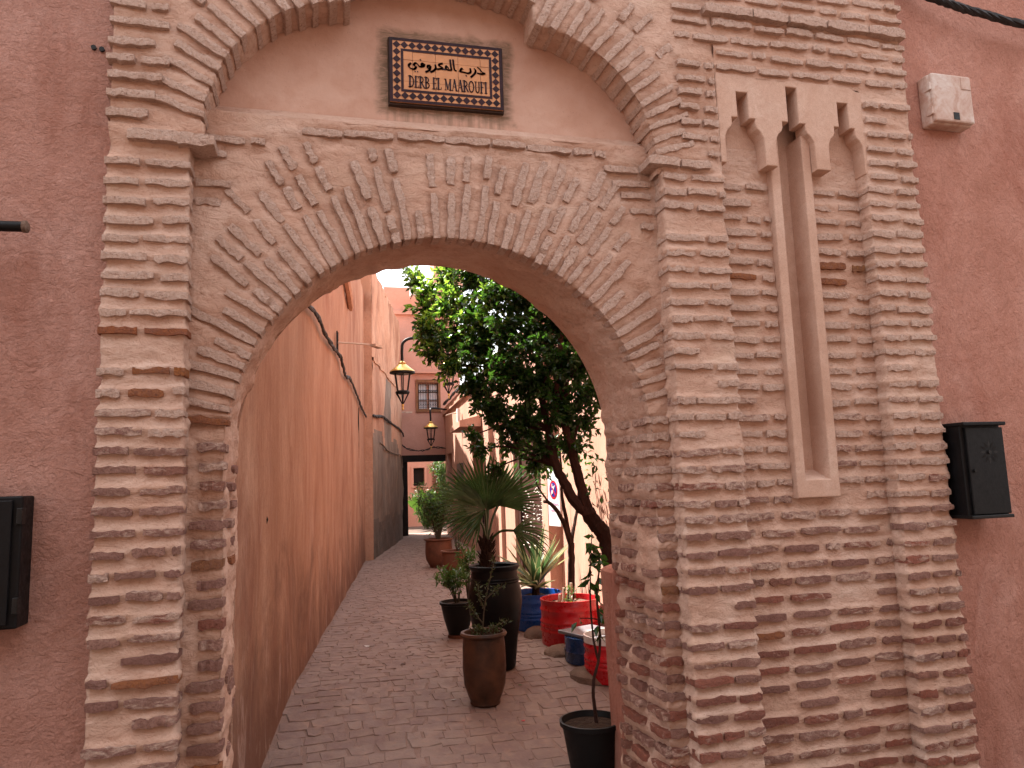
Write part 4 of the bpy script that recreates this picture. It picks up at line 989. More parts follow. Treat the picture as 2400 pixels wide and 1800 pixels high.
# serif capitals: thick stems, thin hairlines, drawn on a unit-height box
def glyph(ch):
    T, t = .19, .075; s_ = lambda x, y0=.0, y1=1.: [([(x, y0), (x, y1)], T)]; se = lambda x, y, w=.16: [([(x-w, y), (x+w, y)], t)]
    arc = lambda cx, cy, rx_, ry, a0, a1, n=10: [(cx+rx_*math.cos(math.radians(a0+(a1-a0)*k/n)), cy+ry*math.sin(math.radians(a0+(a1-a0)*k/n))) for k in range(n+1)]
    if ch == 'D': return .62, s_(.12)+se(.1, .03)+se(.1, .97)+[(arc(.14, .5, .40, .47, -90, 90), .12)]
    if ch == 'E': return .50, s_(.12)+se(.1, .03)+[([(.05, .97), (.44, .97), (.44, .82)], t), ([(.05, .03), (.46, .03), (.46, .2)], t), ([(.12, .52), (.36, .52)], t)]
    if ch == 'F': return .48, s_(.12)+se(.1, .03)+[([(.05, .97), (.44, .97), (.44, .82)], t), ([(.12, .52), (.36, .52)], t)]
    if ch == 'L': return .50, s_(.12)+se(.1, .97)+[([(.0, .03), (.44, .03), (.44, .22)], t)]
    if ch == 'I': return .30, s_(.14)+se(.14, .03)+se(.14, .97)
    if ch == 'R': return .60, s_(.12)+se(.1, .03)+se(.1, .97)+[(arc(.14, .73, .30, .24, -90, 90), .11), ([(.24, .5), (.56, .02)], .15)]
    if ch == 'B': return .56, s_(.12)+se(.1, .03)+se(.1, .97)+[(arc(.14, .75, .28, .22, -90, 90), .11), (arc(.14, .28, .34, .25, -90, 90), .12)]
    if ch == 'M': return .80, [([(.12, 0), (.12, .97)], t), ([(.12, .97), (.38, .08)], T*.9), ([(.38, .08), (.64, .97)], t), ([(.66, 0), (.66, .97)], T)]+se(.1, .03, .1)+se(.66, .03, .12)+se(.08, .97, .1)+se(.7, .97, .1)
    if ch == 'A': return .64, [([(.08, 0), (.32, 1)], t*1.1), ([(.32, 1), (.54, 0)], T*.95), ([(.16, .34), (.44, .34)], t)]+se(.08, .03, .09)+se(.54, .03, .1)
    if ch == 'O': return .66, [(arc(.31, .5, .27, .47, 0, 360, 20), .13)]
    if ch == 'U': return .64, [([(.14, .97), (.14, .3)]+arc(.33, .3, .19, .27, 180, 360)+[(.52, .97)], .13)]+se(.14, .97, .12)+se(.52, .97, .1)
    return .26, []
txt = MB(); adv = [glyph(c)[0]+.035 for c in 'DERB EL MAAROUFI']; tot = sum(adv); u = .108; HW = .455/tot; HH = .070; V0 = .094
for c in 'DERB EL MAAROUFI':
    w_, st_ = glyph(c)
    for pts, wd in st_:
        Q = [(u+x*HW, V0+y*HH) for x, y in pts]
        for k in range(len(Q)-1):
            d = (Q[k+1][0]-Q[k][0], Q[k+1][1]-Q[k][1]); horiz = abs(d[0])/(abs(d[0])+abs(d[1])+1e-9)
            strokes(txt, [Q[k], Q[k+1]], wd*(HW*(1-horiz)+HH*.8*horiz))
    u += (w_+.035)*HW
txt.build('latin_lettering', 'glaze', TS)
ar = MB()
def A2(X, Y):
    u_ = (X-212)/1690*SU; top = 165+(X-212)*.107; hgt = 965-70*(X-212)/1700; return (u_, SV*(1-(Y-top)/hgt))
AR_ = [[(1520, 622), (1552, 645), (1585, 688), (1632, 712)], [(1632, 714), (1575, 720), (1516, 706)], [(1468, 638), (1490, 668), (1476, 712), (1418, 765)],
       [(1408, 640), (1414, 690), (1375, 708), (1310, 694), (1252, 682)], [(1252, 682), (1278, 640), (1302, 654)], [(1340, 738), (1352, 752)],
       [(1152, 512), (1160, 600), (1172, 660), (1198, 674)], [(1108, 512), (1116, 600), (1126, 660)], [(1126, 664), (1070, 660), (1040, 640), (1052, 604), (1082, 640)], [(1040, 655), (990, 650)],
       [(990, 566), (948, 578), (940, 600), (978, 618), (1000, 634)], [(985, 640), (930, 648), (892, 642)], [(884, 586), (890, 636), (860, 672), (815, 692)],
       [(806, 596), (776, 600), (770, 628), (800, 640), (812, 610)], [(812, 612), (800, 660), (742, 692)],
       [(722, 580), (692, 566), (680, 596), (712, 606), (722, 580)], [(716, 606), (670, 616), (640, 604)], [(660, 506), (672, 522)],
       [(640, 600), (600, 560), (566, 590), (600, 618), (572, 650), (520, 640), (492, 596), (522, 566)], [(580, 682), (590, 692)], [(616, 684), (626, 694)]]
for s_ in AR_:
    P_ = [A2(*p) for p in s_]
    if len(P_) > 2: P_ = [(q_.x, q_.y) for q_ in bezier([(a, b_, 0) for a, b_ in P_], 5)]
    for k in range(len(P_)-1):
        d = (P_[k+1][0]-P_[k][0], P_[k+1][1]-P_[k][1]); a = math.atan2(d[1], d[0]); strokes(ar, [P_[k], P_[k+1]], .0055+.0075*abs(math.sin(a+.7)))
ar.build('arabic_lettering', 'glaze', TS)

# ------------------------------------------------------------------ boxes and fittings on the front walls
wb_ = thing('meter_box', (4.0, .06, 3.83), 'grimy white plastic meter box on the rust red wall', 'meter box')
def bevel_box(name, c, d, mat, parent, bev=.008, rz=0.):
    bm = bmesh.new(); bmesh.ops.create_cube(bm, size=1); bmesh.ops.scale(bm, vec=d, verts=bm.verts)
    bmesh.ops.bevel(bm, geom=bm.edges[:], offset=bev, segments=2, affect='EDGES', profile=.5)
    me = bpy.data.meshes.new(name); bm.to_mesh(me); bm.free(); me.materials.append(M[mat]); o = link(name, me, parent, rot=(0, 0, rz), wloc=c) if parent else link(name, me, None, loc=c, rot=(0, 0, rz)); return o
bevel_box('box_body', (4.045, .04, 4.02), (.32, .09, .345), 'boxwhite', wb_, .012)
bevel_box('lid', (4.05, -.015, 4.025), (.315, .035, .335), 'boxwhite', wb_, .012)
bevel_box('lid_emblem', (4.16, -.034, 4.135), (.075, .006, .085), 'boxwhite', wb_, .002)
bevel_box('lock_recess', (4.06, -.033, 3.90), (.046, .006, .05), 'iron', wb_, .002)
bevel_box('hinge', (3.887, .0, 4.10), (.02, .05, .05), 'boxwhite', wb_, .004); bevel_box('hinge', (3.887, .0, 3.93), (.02, .05, .05), 'boxwhite', wb_, .004)
pb = thing('letter_box', (3.87, .05, 1.31), 'black metal letter box with a pierced rosette on the right wall', 'letter box')
bevel_box('box_body', (3.89, -.005, 1.585), (.30, .17, .545), 'black', pb, .006)
bevel_box('door', (3.905, -.098, 1.58), (.275, .018, .52), 'black', pb, .004)
bevel_box('hood', (3.89, -.02, 1.862), (.32, .22, .022), 'black', pb, .005); bevel_box('base_lip', (3.89, -.02, 1.306), (.31, .20, .02), 'iron', pb, .004)
for k in range(12):
    a = 2*math.pi*k/12; c = Vector((3.925, -.108, 1.69)); d = Vector((math.cos(a), 0, math.sin(a))); e = Vector((-math.sin(a), 0, math.cos(a)))
    MB().add([c+d*.028, c+d*.045+e*.009, c+d*.072, c+d*.045-e*.009], [(0, 1, 2, 3)]).build('pierced_petal', 'dark' if k % 3 else 'iron', pb)
MB().tube([(3.925, -.104, 1.69), (3.925, -.114, 1.69)], .012, 10).build('boss', 'iron', pb, 40); MB().tube([(3.80, -.104, 1.58), (3.80, -.118, 1.58)], .01, 8).build('lock', 'iron', pb, 40)
lb = thing('cabinet', (-1.45, .05, 1.05), 'black metal cabinet at the left edge on the rose wall', 'cabinet')
bevel_box('cabinet_body', (-1.475, .0, 1.335), (.42, .14, .565), 'black', lb, .008); bevel_box('cabinet_door', (-1.49, -.078, 1.335), (.38, .02, .53), 'black', lb, .005)
for z in (1.15, 1.53): bevel_box('hinge', (-1.272, -.06, z), (.022, .05, .07), 'iron', lb, .003)
b = MB(); b.tube([(-1.7, -.10, 2.82), (-1.31, -.10, 2.828)], .024, 14); pp = b.build('pipe_stub', 'black', None, 40)
tag(pp, 'black pipe stub sticking out beside the left wall', 'pipe')
MB().tube([(-1.312, -.10, 2.828), (-1.296, -.10, 2.828), (-1.288, -.10, 2.829)], [.028, .029, .018], 12).build('mortared_end', 'concrete', pp, 40)

# low plaster post inside the right jamb
bp = MB(); P5 = [(1.735, .63), (1.80, .60), (1.80, .82), (1.735, .82)]
V = [(x+(.03 if k in (0, 3) else 0), y, -.24) for k, (x, y) in enumerate(P5)]+[(x, y, 1.03) for x, y in P5]+[(1.75, .65, 1.05), (1.80, .62, 1.065), (1.80, .80, 1.065), (1.75, .80, 1.05)]
bp.add(V, [(0, 1, 5, 4), (1, 2, 6, 5), (2, 3, 7, 6), (3, 0, 4, 7), (4, 5, 9, 8), (5, 6, 10, 9), (6, 7, 11, 10), (7, 4, 8, 11), (8, 9, 10, 11)])
tag(bp.build('guard_post', 'red_pl2', None, loc=(1.78, .65, -.24)), 'low red plastered guard post at the foot of the right jamb', 'post')

# ------------------------------------------------------------------ plants
def leaf(mb, p, d, n, L, W, m=0, fold=.18, bend=.1):
    p = Vector(p); d = d.normalized(); s = d.cross(n)
    if s.length < 1e-4: s = d.orthogonal()
    s.normalize(); n = s.cross(d)
    a = p+d*L*.45; mb.add([p, a+s*W/2+n*W*fold, a, a-s*W/2+n*W*fold, p+d*L-n*L*bend], [(0, 2, 1), (0, 3, 2), (1, 2, 4), (2, 3, 4)], m)
def rv(r=random):
    while True:
        v = Vector((r.uniform(-1, 1), r.uniform(-1, 1), r.uniform(-1, 1)))
        if .05 < v.length < 1: return v.normalized()
def limb(mb, pts, r0, r1, n=7, seg=5):
    P = bezier(pts, seg); k = len(P)-1
    mb.tube([p+rv()*r0*.12 for p in P], [r0+(r1-r0)*i/k for i in range(k+1)], n); return P

def drum(name, c, r, h, mat, label, group, soil='gravel', rim=None, dent=0.):
    t = thing(name, c, label, 'planter', group)
    pr = [(r*.985, 0), (r, .012)]
    for z in (.32, .42, .52, .78): pr += [(r, h*z-.022), (r*1.04, h*z-.008), (r*1.04, h*z+.004), (r, h*z+.018)]
    pr += [(r, h-.03), (r*1.025, h-.016), (r*1.025, h), (r*.975, h), (r*.965, h-.03), (r*.96, h*.55)]
    MB().lathe(pr, 40, c, wob=dent).build('drum_body', mat, t, 50)
    s = MB(); nn = 24; V = [(c[0], c[1], c[2]+h-.05)]+[(c[0]+r*.962*q*math.cos(2*math.pi*k/nn), c[1]+r*.962*q*math.sin(2*math.pi*k/nn), c[2]+h-.06+random.uniform(-.012, .012)) for q in (.5, 1.) for k in range(nn)]
    s.add(V, [(0, 1+k, 1+(k+1) % nn) for k in range(nn)]+[(1+k, 1+nn+k, 1+nn+(k+1) % nn, 1+(k+1) % nn) for k in range(nn)]); s.build('soil', soil, t, True)
    if rim: MB().lathe([(r*1.03, h-.05), (r*1.035, h+.006), (r*.96, h+.006), (r*.955, h-.05)], 40, c, capb=False).build('rim_band', rim, t, 50)
    return t
def pot(name, c, prof, mat, label, group=None, soil_z=None, soil_r=None, wob=0., parts=()):
    t = thing(name, c, label, 'pot', group); MB().lathe(prof, 36, c, wob=wob).build('pot_body', mat, t, 40)
    if soil_z is not None: MB().lathe([(.005, soil_z+.012), (soil_r*.5, soil_z+.006), (soil_r, soil_z-.004)], 24, c, capb=False).build('soil', 'soil', t, True)
    return t

# -- red drum with the thin-stemmed tree, blue drum, and the near drums
drum('drum_planter', (2.43, 3.60, 0), .29, .435, 'redp', 'red oil drum planter with gravel and a thin forked tree', 'painted oil drum planters')
drum('drum_planter', (2.33, 4.50, 0), .285, .385, 'bluep', 'bright blue oil drum planter holding the variegated yucca', 'painted oil drum planters', 'soil')
drum('drum_planter', (2.40, 2.38, fz(2.3)), .24, .36, 'redp', 'red drum with a white rim half hidden behind the guard post', 'painted oil drum planters', 'soil', 'white')
nd = thing('drum_planter', (2.34, 2.80, 0), 'navy blue drum covered by a grey board beside the red drum', 'planter', 'painted oil drum planters')
MB().lathe([(.215, 0), (.225, .02), (.225, .09), (.232, .10), (.225, .115), (.225, .22), (.0, .22)], 32, (2.34, 2.80, 0), wob=.01).build('drum_body', 'navy', nd, 40)
bd = bevel_box('board', (2.37, 2.80, .24), (.40, .50, .03), 'board', None, .006, .35); tag(bd, 'grey board lying on top of the navy drum', 'board')
for k, (x, y, r, h) in enumerate(((2.20, 4.05, .15, .09), (2.2, 3.18, .17, .07), (2.25, 2.45, .2, .07))):
    b = MB(); V = []; nn = 14
    for j, (q, z) in enumerate(((1, -.02), (.92, h*.35), (.7, h*.75), (.4, h*.97), (.05, h))):
        for i in range(nn): a = 2*math.pi*i/nn; rr = r*q*(1+.12*math.sin(2*a+k)+random.uniform(-.04, .04)); V.append((x+rr*math.cos(a), y+rr*1.3*math.sin(a), fz(y)+z))
    b.add(V, [(j*nn+i, j*nn+(i+1) % nn, (j+1)*nn+(i+1) % nn, (j+1)*nn+i) for j in range(4) for i in range(nn)])
    tag(b.build('concrete_mound', 'concrete', None, True, loc=(x, y, fz(y))), ['rough concrete mound between the blue and red drums', 'rough concrete mound between the red drum and navy drum', 'rough concrete mound at the foot of the near red drum'][k], 'mound', 'concrete mounds at the drum feet')

# -- thin forked tree in the red drum
t = thing('forked_tree', (2.43, 3.56, .42), 'thin bare forked tree growing in the red drum', 'tree'); b = MB()
limb(b, [(2.42, 3.55, .34), (2.44, 3.52, .7), (2.44, 3.5, .98)], .040, .034)
limb(b, [(2.44, 3.5, .93), (2.41, 3.5, 1.16), (2.37, 3.48, 1.35), (2.35, 3.46, 1.5), (2.36, 3.45, 1.64), (2.33, 3.4, 1.95)], .026, .008)
limb(b, [(2.44, 3.5, .95), (2.35, 3.48, 1.22), (2.23, 3.45, 1.38), (2.15, 3.43, 1.41)], .026, .016); limb(b, [(2.22, 3.45, 1.385), (2.16, 3.42, 1.45), (2.07, 3.4, 1.6), (2.04, 3.38, 1.85)], .012, .006)
limb(b, [(2.44, 3.5, .96), (2.47, 3.52, 1.08), (2.52, 3.55, 1.23), (2.55, 3.56, 1.36), (2.61, 3.6, 1.75)], .022, .010)
b.build('trunk', 'bark', t, True)
b = MB()
for _ in range(240):
    p = Vector(random.choice([(2.33, 3.4, 1.92), (2.04, 3.38, 1.82), (2.61, 3.6, 1.78), (2.2, 3.4, 1.75)]))+rv()*random.uniform(.05, .22); leaf(b, p, rv()+Vector((0, 0, -.3)), rv(), random.uniform(.06, .09), random.uniform(.03, .045))
b.build('crown', 'ficus', t)
# small weeds round it
w = thing('succulent', (2.32, 3.47, .44), 'small spiny succulents at the foot of the forked tree', 'plant'); b = MB()
for k in range(3):
    x, y = 2.27+.06*k, 3.44+.05*(k % 2); b.tube([(x, y, .36), (x+.01, y, .50+.05*k)], [.022, .014], 6)
b.build('stem', 'beige', w, True); b = MB()
for k in range(60): leaf(b, (2.36+random.uniform(-.05, .07), 3.42+random.uniform(-.05, .05), .38+random.uniform(0, .18)), rv()+Vector((0, 0, .6)), rv(), .05, .014)
b.build('leaves', 'shrub', w)

# -- the ficus tree
FT = thing('ficus_tree', (2.40, 2.20, .25), 'dense dark ficus tree leaning over the alley, bright leaf tips', 'tree'); b = MB()
limb(b, [(2.40, 2.28, .22), (2.34, 2.1, .6), (2.29, 2.05, .93), (2.26, 2.08, 1.15), (2.2, 2.1, 1.23), (2.14, 2.12, 1.34)], .075, .062, 9)
A1 = [(2.15, 2.12, 1.32), (2.05, 2.18, 1.43), (1.99, 2.25, 1.59), (1.94, 2.32, 1.73), (1.93, 2.45, 2.04), (1.91, 2.6, 2.44), (1.93, 2.75, 2.9), (1.92, 2.9, 3.34)]
A2_ = [(2.15, 2.12, 1.30), (2.12, 2.15, 1.47), (2.07, 2.22, 1.77), (2.07, 2.24, 1.89), (2.01, 2.3, 2.11), (1.99, 2.36, 2.28), (2.03, 2.4, 2.64), (2.11, 2.45, 3.08)]
limb(b, A1, .052, .022, 8); limb(b, A2_, .050, .022, 8)
CL = [(0.97, 3.9, 3.77, 0.16), (1.08, 3.7, 3.56, 0.2), (1.06, 3.6, 3.36, 0.18), (1.03, 3.5, 3.09, 0.15), (1.07, 3.4, 3.12, 0.22), (1.07, 3.3, 2.87, 0.16), (1.25, 3.5, 3.7, 0.2), (1.25, 3.3, 3.34, 0.25), (1.24, 3.2, 2.98, 0.25), (1.2, 3.1, 2.71, 0.18), (1.45, 3.2, 3.58, 0.25), (1.44, 3.0, 3.19, 0.28), (1.42, 2.95, 2.81, 0.28), (1.39, 2.95, 2.49, 0.22), (1.63, 2.9, 3.42, 0.28), (1.64, 2.8, 2.98, 0.3), (1.6, 2.7, 2.57, 0.3), (1.53, 2.8, 2.27, 0.24), (1.87, 2.7, 3.29, 0.3), (1.86, 2.6, 2.87, 0.3), (1.85, 2.6, 2.48, 0.3), (1.76, 2.6, 2.13, 0.26), (2.08, 2.5, 3.01, 0.28), (2.07, 2.4, 2.6, 0.28), (2.04, 2.35, 2.22, 0.26), (2.27, 2.3, 2.63, 0.24), (2.26, 2.2, 2.35, 0.2), (2.19, 2.25, 2.1, 0.18), (2.05, 2.3, 1.92, 0.2), (1.87, 2.5, 1.9, 0.2), (1.63, 2.75, 1.95, 0.17), (1.42, 2.9, 1.92, 0.11), (1.56, 2.9, 1.74, 0.11), (1.84, 2.6, 1.77, 0.12), (1.37, 3.0, 2.05, 0.1), (1.8, 3.0, 3.79, 0.3), (2.13, 2.7, 3.54, 0.3), (1.46, 3.4, 3.94, 0.25), (2.42, 2.4, 3.07, 0.25)]
lv = MB(); spine = [Vector(p) for p in A1[3:]+A2_[3:]]
for cx, cy, cz, r in CL:
    c = Vector((cx, cy, cz)); near = min(spine, key=lambda q: (q-c).length+(.6 if q.z > c.z else 0)); mid = near.lerp(c, .55)+Vector((0, 0, .08))
    P = limb(b, [near, mid, c], .016, .004, 5, 4)
    bright = max(0., min(1., (1.8-cx)/.7))*(cz > 2.6)*(.9 if cz > 3. else .5)  # sun on the upper left foliage put into leaf colour, with young growth
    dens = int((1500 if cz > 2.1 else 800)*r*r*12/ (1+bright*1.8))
    ntw = max(8, int(30*r/.25))
    for _ in range(ntw):                             # twigs that carry rows of leaves
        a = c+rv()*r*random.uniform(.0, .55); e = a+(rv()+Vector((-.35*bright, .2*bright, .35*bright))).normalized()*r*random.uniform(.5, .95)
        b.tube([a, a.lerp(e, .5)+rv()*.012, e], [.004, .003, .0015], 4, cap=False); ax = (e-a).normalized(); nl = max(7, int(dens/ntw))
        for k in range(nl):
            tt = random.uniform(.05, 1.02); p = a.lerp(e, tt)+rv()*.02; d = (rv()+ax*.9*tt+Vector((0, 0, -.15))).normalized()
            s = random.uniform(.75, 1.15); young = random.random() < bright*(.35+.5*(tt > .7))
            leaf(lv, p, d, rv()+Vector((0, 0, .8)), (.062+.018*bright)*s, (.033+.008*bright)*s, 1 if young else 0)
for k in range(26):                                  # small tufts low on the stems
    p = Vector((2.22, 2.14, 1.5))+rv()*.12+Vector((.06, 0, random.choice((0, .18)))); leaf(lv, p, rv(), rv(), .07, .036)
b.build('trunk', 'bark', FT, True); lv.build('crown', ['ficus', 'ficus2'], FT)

# -- fan palm in the black urn
uc = (1.495, 2.86, 0)
pot('urn', uc, [(.15, 0), (.165, .02), (.19, .25), (.225, .45), (.24, .56), (.235, .66), (.218, .72), (.214, .735), (.222, .745), (.212, .757), (.220, .767), (.208, .779), (.205, .84), (.222, .862), (.228, .88), (.215, .888), (.195, .875), (.185, .80)], 'ceramic', 'tall black glazed urn holding the fan palm', None, .82, .187)
PT = thing('fan_palm', (1.46, 2.95, .80), 'young fan palm with split fans in the tall black urn', 'palm tree')
b = MB(); P = limb(b, [(1.45, 2.95, .78), (1.445, 2.95, .95), (1.46, 2.95, 1.1)], .060, .045, 9)
for k in range(90):
    z = random.uniform(.82, 1.12); a = random.uniform(0, 6.28); p = Vector((1.45+.05*math.cos(a), 2.95+.05*math.sin(a), z)); b.tube([p, p+Vector((.035*math.cos(a), .035*math.sin(a), .05))], [.010, .002], 4)
b.build('trunk', 'fibre', PT, True)
def fan(hub, axis, nrm, R, span, N, droop=.12, m=0):
    """split palm fan: narrow folded blades that share a short web at the hub"""
    mb = MB(); axis = axis.normalized(); nrm = (nrm-axis*nrm.dot(axis)).normalized(); sd_ = axis.cross(nrm); hub = Vector(hub)
    for k in range(N):
        am = ((k+.5)/N-.5)*span; r = R*(1-.22*(abs(am)/(span/2))**2)*random.uniform(.9, 1.06); d = axis*math.cos(am)+sd_*math.sin(am)+nrm*random.uniform(-.05, .05)
        t_ = nrm.cross(d).normalized(); rows = []; dr = droop*random.uniform(.5, 1.5)
        for tt, w_ in ((.0, .004), (.22, .5*span/N*.24*R), (.5, .013*R/.5), (.8, .008*R/.5)):
            c = hub+d*r*tt-nrm*dr*R*tt**2.5+nrm*.10*R*math.sin(math.pi*tt)*(1-abs(am)/span); rows.append((c-t_*w_+nrm*w_*.5, c-nrm*w_*.3, c+t_*w_+nrm*w_*.5))
        tip = hub+d*r-nrm*dr*R+rv()*.012; V = [q for r_ in rows for q in r_]+[tip]
        mb.add(V, [(3*i+j, 3*i+j+1, 3*i+j+4, 3*i+j+3) for i in range(3) for j in range(2)]+[(9, 10, 12), (10, 11, 12)], m)
    return mb
FANS = [((1.42, 2.84, 1.37), (-.9, -.25, .30), (-.15, -.75, .65), .56, 2.3, 26, .08), ((1.46, 2.92, 1.38), (-.15, .0, 1.), (-.2, -.97, .1), .52, 2.2, 26, .05), ((1.57, 2.96, 1.40), (.75, .1, .7), (-.45, -.8, .4), .50, 2.4, 26, .06),
        ((1.66, 2.78, 1.18), (.9, -.2, -.3), (.15, -.75, .65), .42, 2.2, 18, .2), ((1.36, 2.80, 1.28), (-.8, -.4, -.1), (0, -.6, .8), .40, 1.9, 16, .25), ((1.50, 3.05, 1.36), (.1, .6, .7), (0, -.7, .6), .45, 2.4, 22, .1)]
for hub, ax, nr, R_, spn, N_, *dr_ in FANS:
    fo = fan(hub, Vector(ax), Vector(nr), R_, spn, N_, *dr_).build('frond', 'palm', PT)
    MB().tube(bezier([(1.455, 2.95, 1.06), Vector((1.455, 2.95, 1.06)).lerp(Vector(hub), .5)+Vector((0, 0, .05)), hub], 5), [.012]*11, 5).build('stalk', 'palm', fo, True)

# -- variegated yucca in the blue drum
YU = thing('yucca', (2.33, 4.5, .32), 'spiky yucca with cream striped leaves in the blue drum', 'yucca')
MB().tube([(2.33, 4.5, .28), (2.33, 4.49, .38), (2.33, 4.48, .46)], [.05, .045, .04], 8).build('stem', 'fibre', YU, True)
for k in range(44):
    mb = MB(); az = k*2.39996; el = math.radians(random.uniform(15, 80) if k > 8 else random.uniform(60, 88)); L = random.uniform(.50, .72); d = Vector((math.cos(az)*math.cos(el), math.sin(az)*math.cos(el), math.sin(el)))
    s = d.cross(Vector((0, 0, 1))); s = s.normalized() if s.length > .05 else Vector((1, 0, 0)); p = Vector((2.33, 4.48, .40))+Vector((0, 0, random.uniform(0, .1))); w_ = .034
    rows = []
    for i in range(6):
        tt = i/5; ww = w_*(.7+1.2*tt*(1-tt)*1.6)*(1-tt**3.5)+.0006; c = p+d*L*tt+Vector((0, 0, -.10*tt*tt*math.cos(el))); nn_ = s.cross(d)
        rows.append([c-s*ww+nn_*ww*.4, c-s*ww*.72, c+s*ww*.72, c+s*ww+nn_*ww*.4])
    V = [q for r_ in rows for q in r_]
    for i in range(5):
        for j in range(3): mb.add([rows[i][j], rows[i][j+1], rows[i+1][j+1], rows[i+1][j]], [(0, 1, 2, 3)], 0 if j == 1 else 1)
    mb.build('leaf', ['yucca', 'cream_leaf'], YU)

# -- shrubs and saplings
def shrub(name, base, label, stems, leaves, spread, h, mat, L=.075, W=.018, lean=(0, 0), tuft=9, group=None, stemmat='twig', low=.35, rad=.008):
    t = thing(name, base, label, 'plant', group); b = MB(); lv = MB(); B = Vector(base)
    for k in range(stems):
        a = random.uniform(0, 6.28); q = random.uniform(.25, 1.); e = B+Vector((math.cos(a)*spread*q+lean[0], math.sin(a)*spread*q+lean[1], h*random.uniform(.65, 1.)))
        P = bezier([B+Vector((math.cos(a)*.015, math.sin(a)*.015, 0)), B.lerp(e, .5)+Vector((0, 0, h*.10))+rv()*.03, e], 6); b.tube(P, [rad*(1-.07*i) for i in range(len(P))], 5)
        for j in range(leaves//stems):
            tt = random.uniform(low, 1.); p = P[min(len(P)-1, int(tt*len(P)))]; d = (rv()+Vector((0, 0, .35 if tt > .8 else .0))).normalized(); leaf(lv, p+rv()*.03*spread/.2, d, rv()+Vector((0, 0, .7)), L*random.uniform(.7, 1.2), W*random.uniform(.8, 1.2), 0, .2, .15)
    b.build('stems', stemmat, t, True); lv.build('foliage', mat, t); return t
def urnpot(r, h): return [(r*.62, 0), (r*.68, .012), (r*.66, h*.05), (r*.78, h*.14), (r*.93, h*.28), (r*.985, h*.5), (r*.965, h*.8), (r*.93, h*.93), (r*1.03, h*.945), (r*1.07, h*.97), (r*1.03, h), (r*.9, h), (r*.86, h*.95), (r*.84, h*.8)]
tc = (1.23, 2.13, fz(2.13))
pot('terracotta_pot', tc, urnpot(.172, .54), 'terra', 'stained brown terracotta pot in the middle of the alley', None, .50, .145, .004)
t = thing('sapling', (1.22, 2.12, .42), 'small sparse sapling in the foreground terracotta pot', 'plant'); b = MB(); lv = MB()
for pts in ([(1.215, 2.12, .40), (1.235, 2.12, .60), (1.27, 2.12, .78), (1.33, 2.12, .99)], [(1.25, 2.12, .70), (1.32, 2.1, .76), (1.40, 2.1, .80)], [(1.225, 2.12, .52), (1.16, 2.1, .60), (1.11, 2.1, .68)], [(1.24, 2.12, .62), (1.20, 2.1, .72), (1.18, 2.08, .82)], [(1.22, 2.12, .45), (1.33, 2.1, .50), (1.42, 2.1, .53)], [(1.22, 2.12, .43), (1.17, 2.08, .50)]):
    P = limb(b, pts, .007, .003, 5, 5)
    for k in range(40):
        tt = random.uniform(.4, 1.); p = P[min(len(P)-1, int(tt*len(P)))]; leaf(lv, p+rv()*.018, (rv()+Vector((0, 0, .2))).normalized(), rv(), random.uniform(.025, .05), random.uniform(.011, .018))
for k in range(70): leaf(lv, (1.22+random.uniform(-.09, .11), 2.11+random.uniform(-.08, .08), .43+random.uniform(0, .06)), rv()+Vector((0, 0, .4)), rv(), .04, .016)
b.build('stems', 'twig', t, True); lv.build('foliage', 'shrub2', t)
sp_c = (1.41, 4.32, 0)
st = pot('black_pot', sp_c, [(.085, 0), (.10, .02), (.105, .05), (.15, .2), (.178, .34), (.192, .345), (.194, .37), (.178, .372), (.165, .33)], 'plastic', 'narrow black pot with a leafy shrub left of the urn', None, .345, .168)
MB().lathe([(.10, -.002), (.112, .0), (.112, .03), (.098, .034)], 24, sp_c).build('foot_ring', 'terra2', st, 40)
shrub('leafy_shrub', (1.41, 4.32, .34), 'leafy shrub spilling over the narrow black pot', 9, 330, .26, .40, 'shrub', .085, .022, (-.04, 0), low=.4)
shrub('leafy_shrub', (1.62, 4.75, .30), 'taller leafy shrub standing behind the black urn', 8, 300, .24, .62, 'shrub', .085, .022, (.02, 0), low=.4)
pot('terracotta_pot', (2.26, 11.25, 0), urnpot(.27, .56), 'terra2', 'farther of two terracotta pots, holding the bushy oleander', 'terracotta pots far along the alley', .5, .22)
shrub('bushy_oleander', (2.26, 11.25, .5), 'bushy oleander in the farther terracotta pot', 26, 1500, .52, 1.15, 'shrub', .12, .028, (.02, 0), low=.3, rad=.010)
pot('terracotta_pot', (2.32, 9.75, 0), urnpot(.24, .44), 'terra2', 'nearer and lower of two terracotta pots beside the pink wall', 'terracotta pots far along the alley', .4, .2)
shrub('wispy_shrub', (2.40, 9.85, .4), 'wispy shrub with thin twigs in the lower terracotta pot', 9, 330, .38, 1.0, 'shrub2', .07, .02, (.12, 0), low=.4)
# black nursery pot by the jamb
bc = (1.66, .92, -.22)
pot('plant_pot', bc, [(.135, 0), (.14, .01), (.185, .285), (.20, .29), (.202, .318), (.188, .32), (.178, .28)], 'plastic', 'black plastic plant pot at the foot of the right jamb', None, .285, .18)
t = thing('tall_sapling', (1.69, .92, .06), 'tall thin sapling with a twin stem in the black plastic pot', 'plant'); b = MB(); lv = MB()
P1 = limb(b, [(1.70, .92, .05), (1.685, .92, .20), (1.69, .92, .33), (1.735, .93, .46), (1.755, .94, .62), (1.75, .95, .84), (1.775, .96, 1.0), (1.79, .96, 1.12)], .013, .005, 6, 5)
P2 = limb(b, [(1.735, .93, .44), (1.705, .93, .58), (1.70, .94, .80), (1.715, .95, 1.05), (1.735, .95, 1.24)], .009, .003, 6, 5)
limb(b, [(1.75, .94, .70), (1.69, .93, .715), (1.62, .93, .72)], .005, .003, 5)
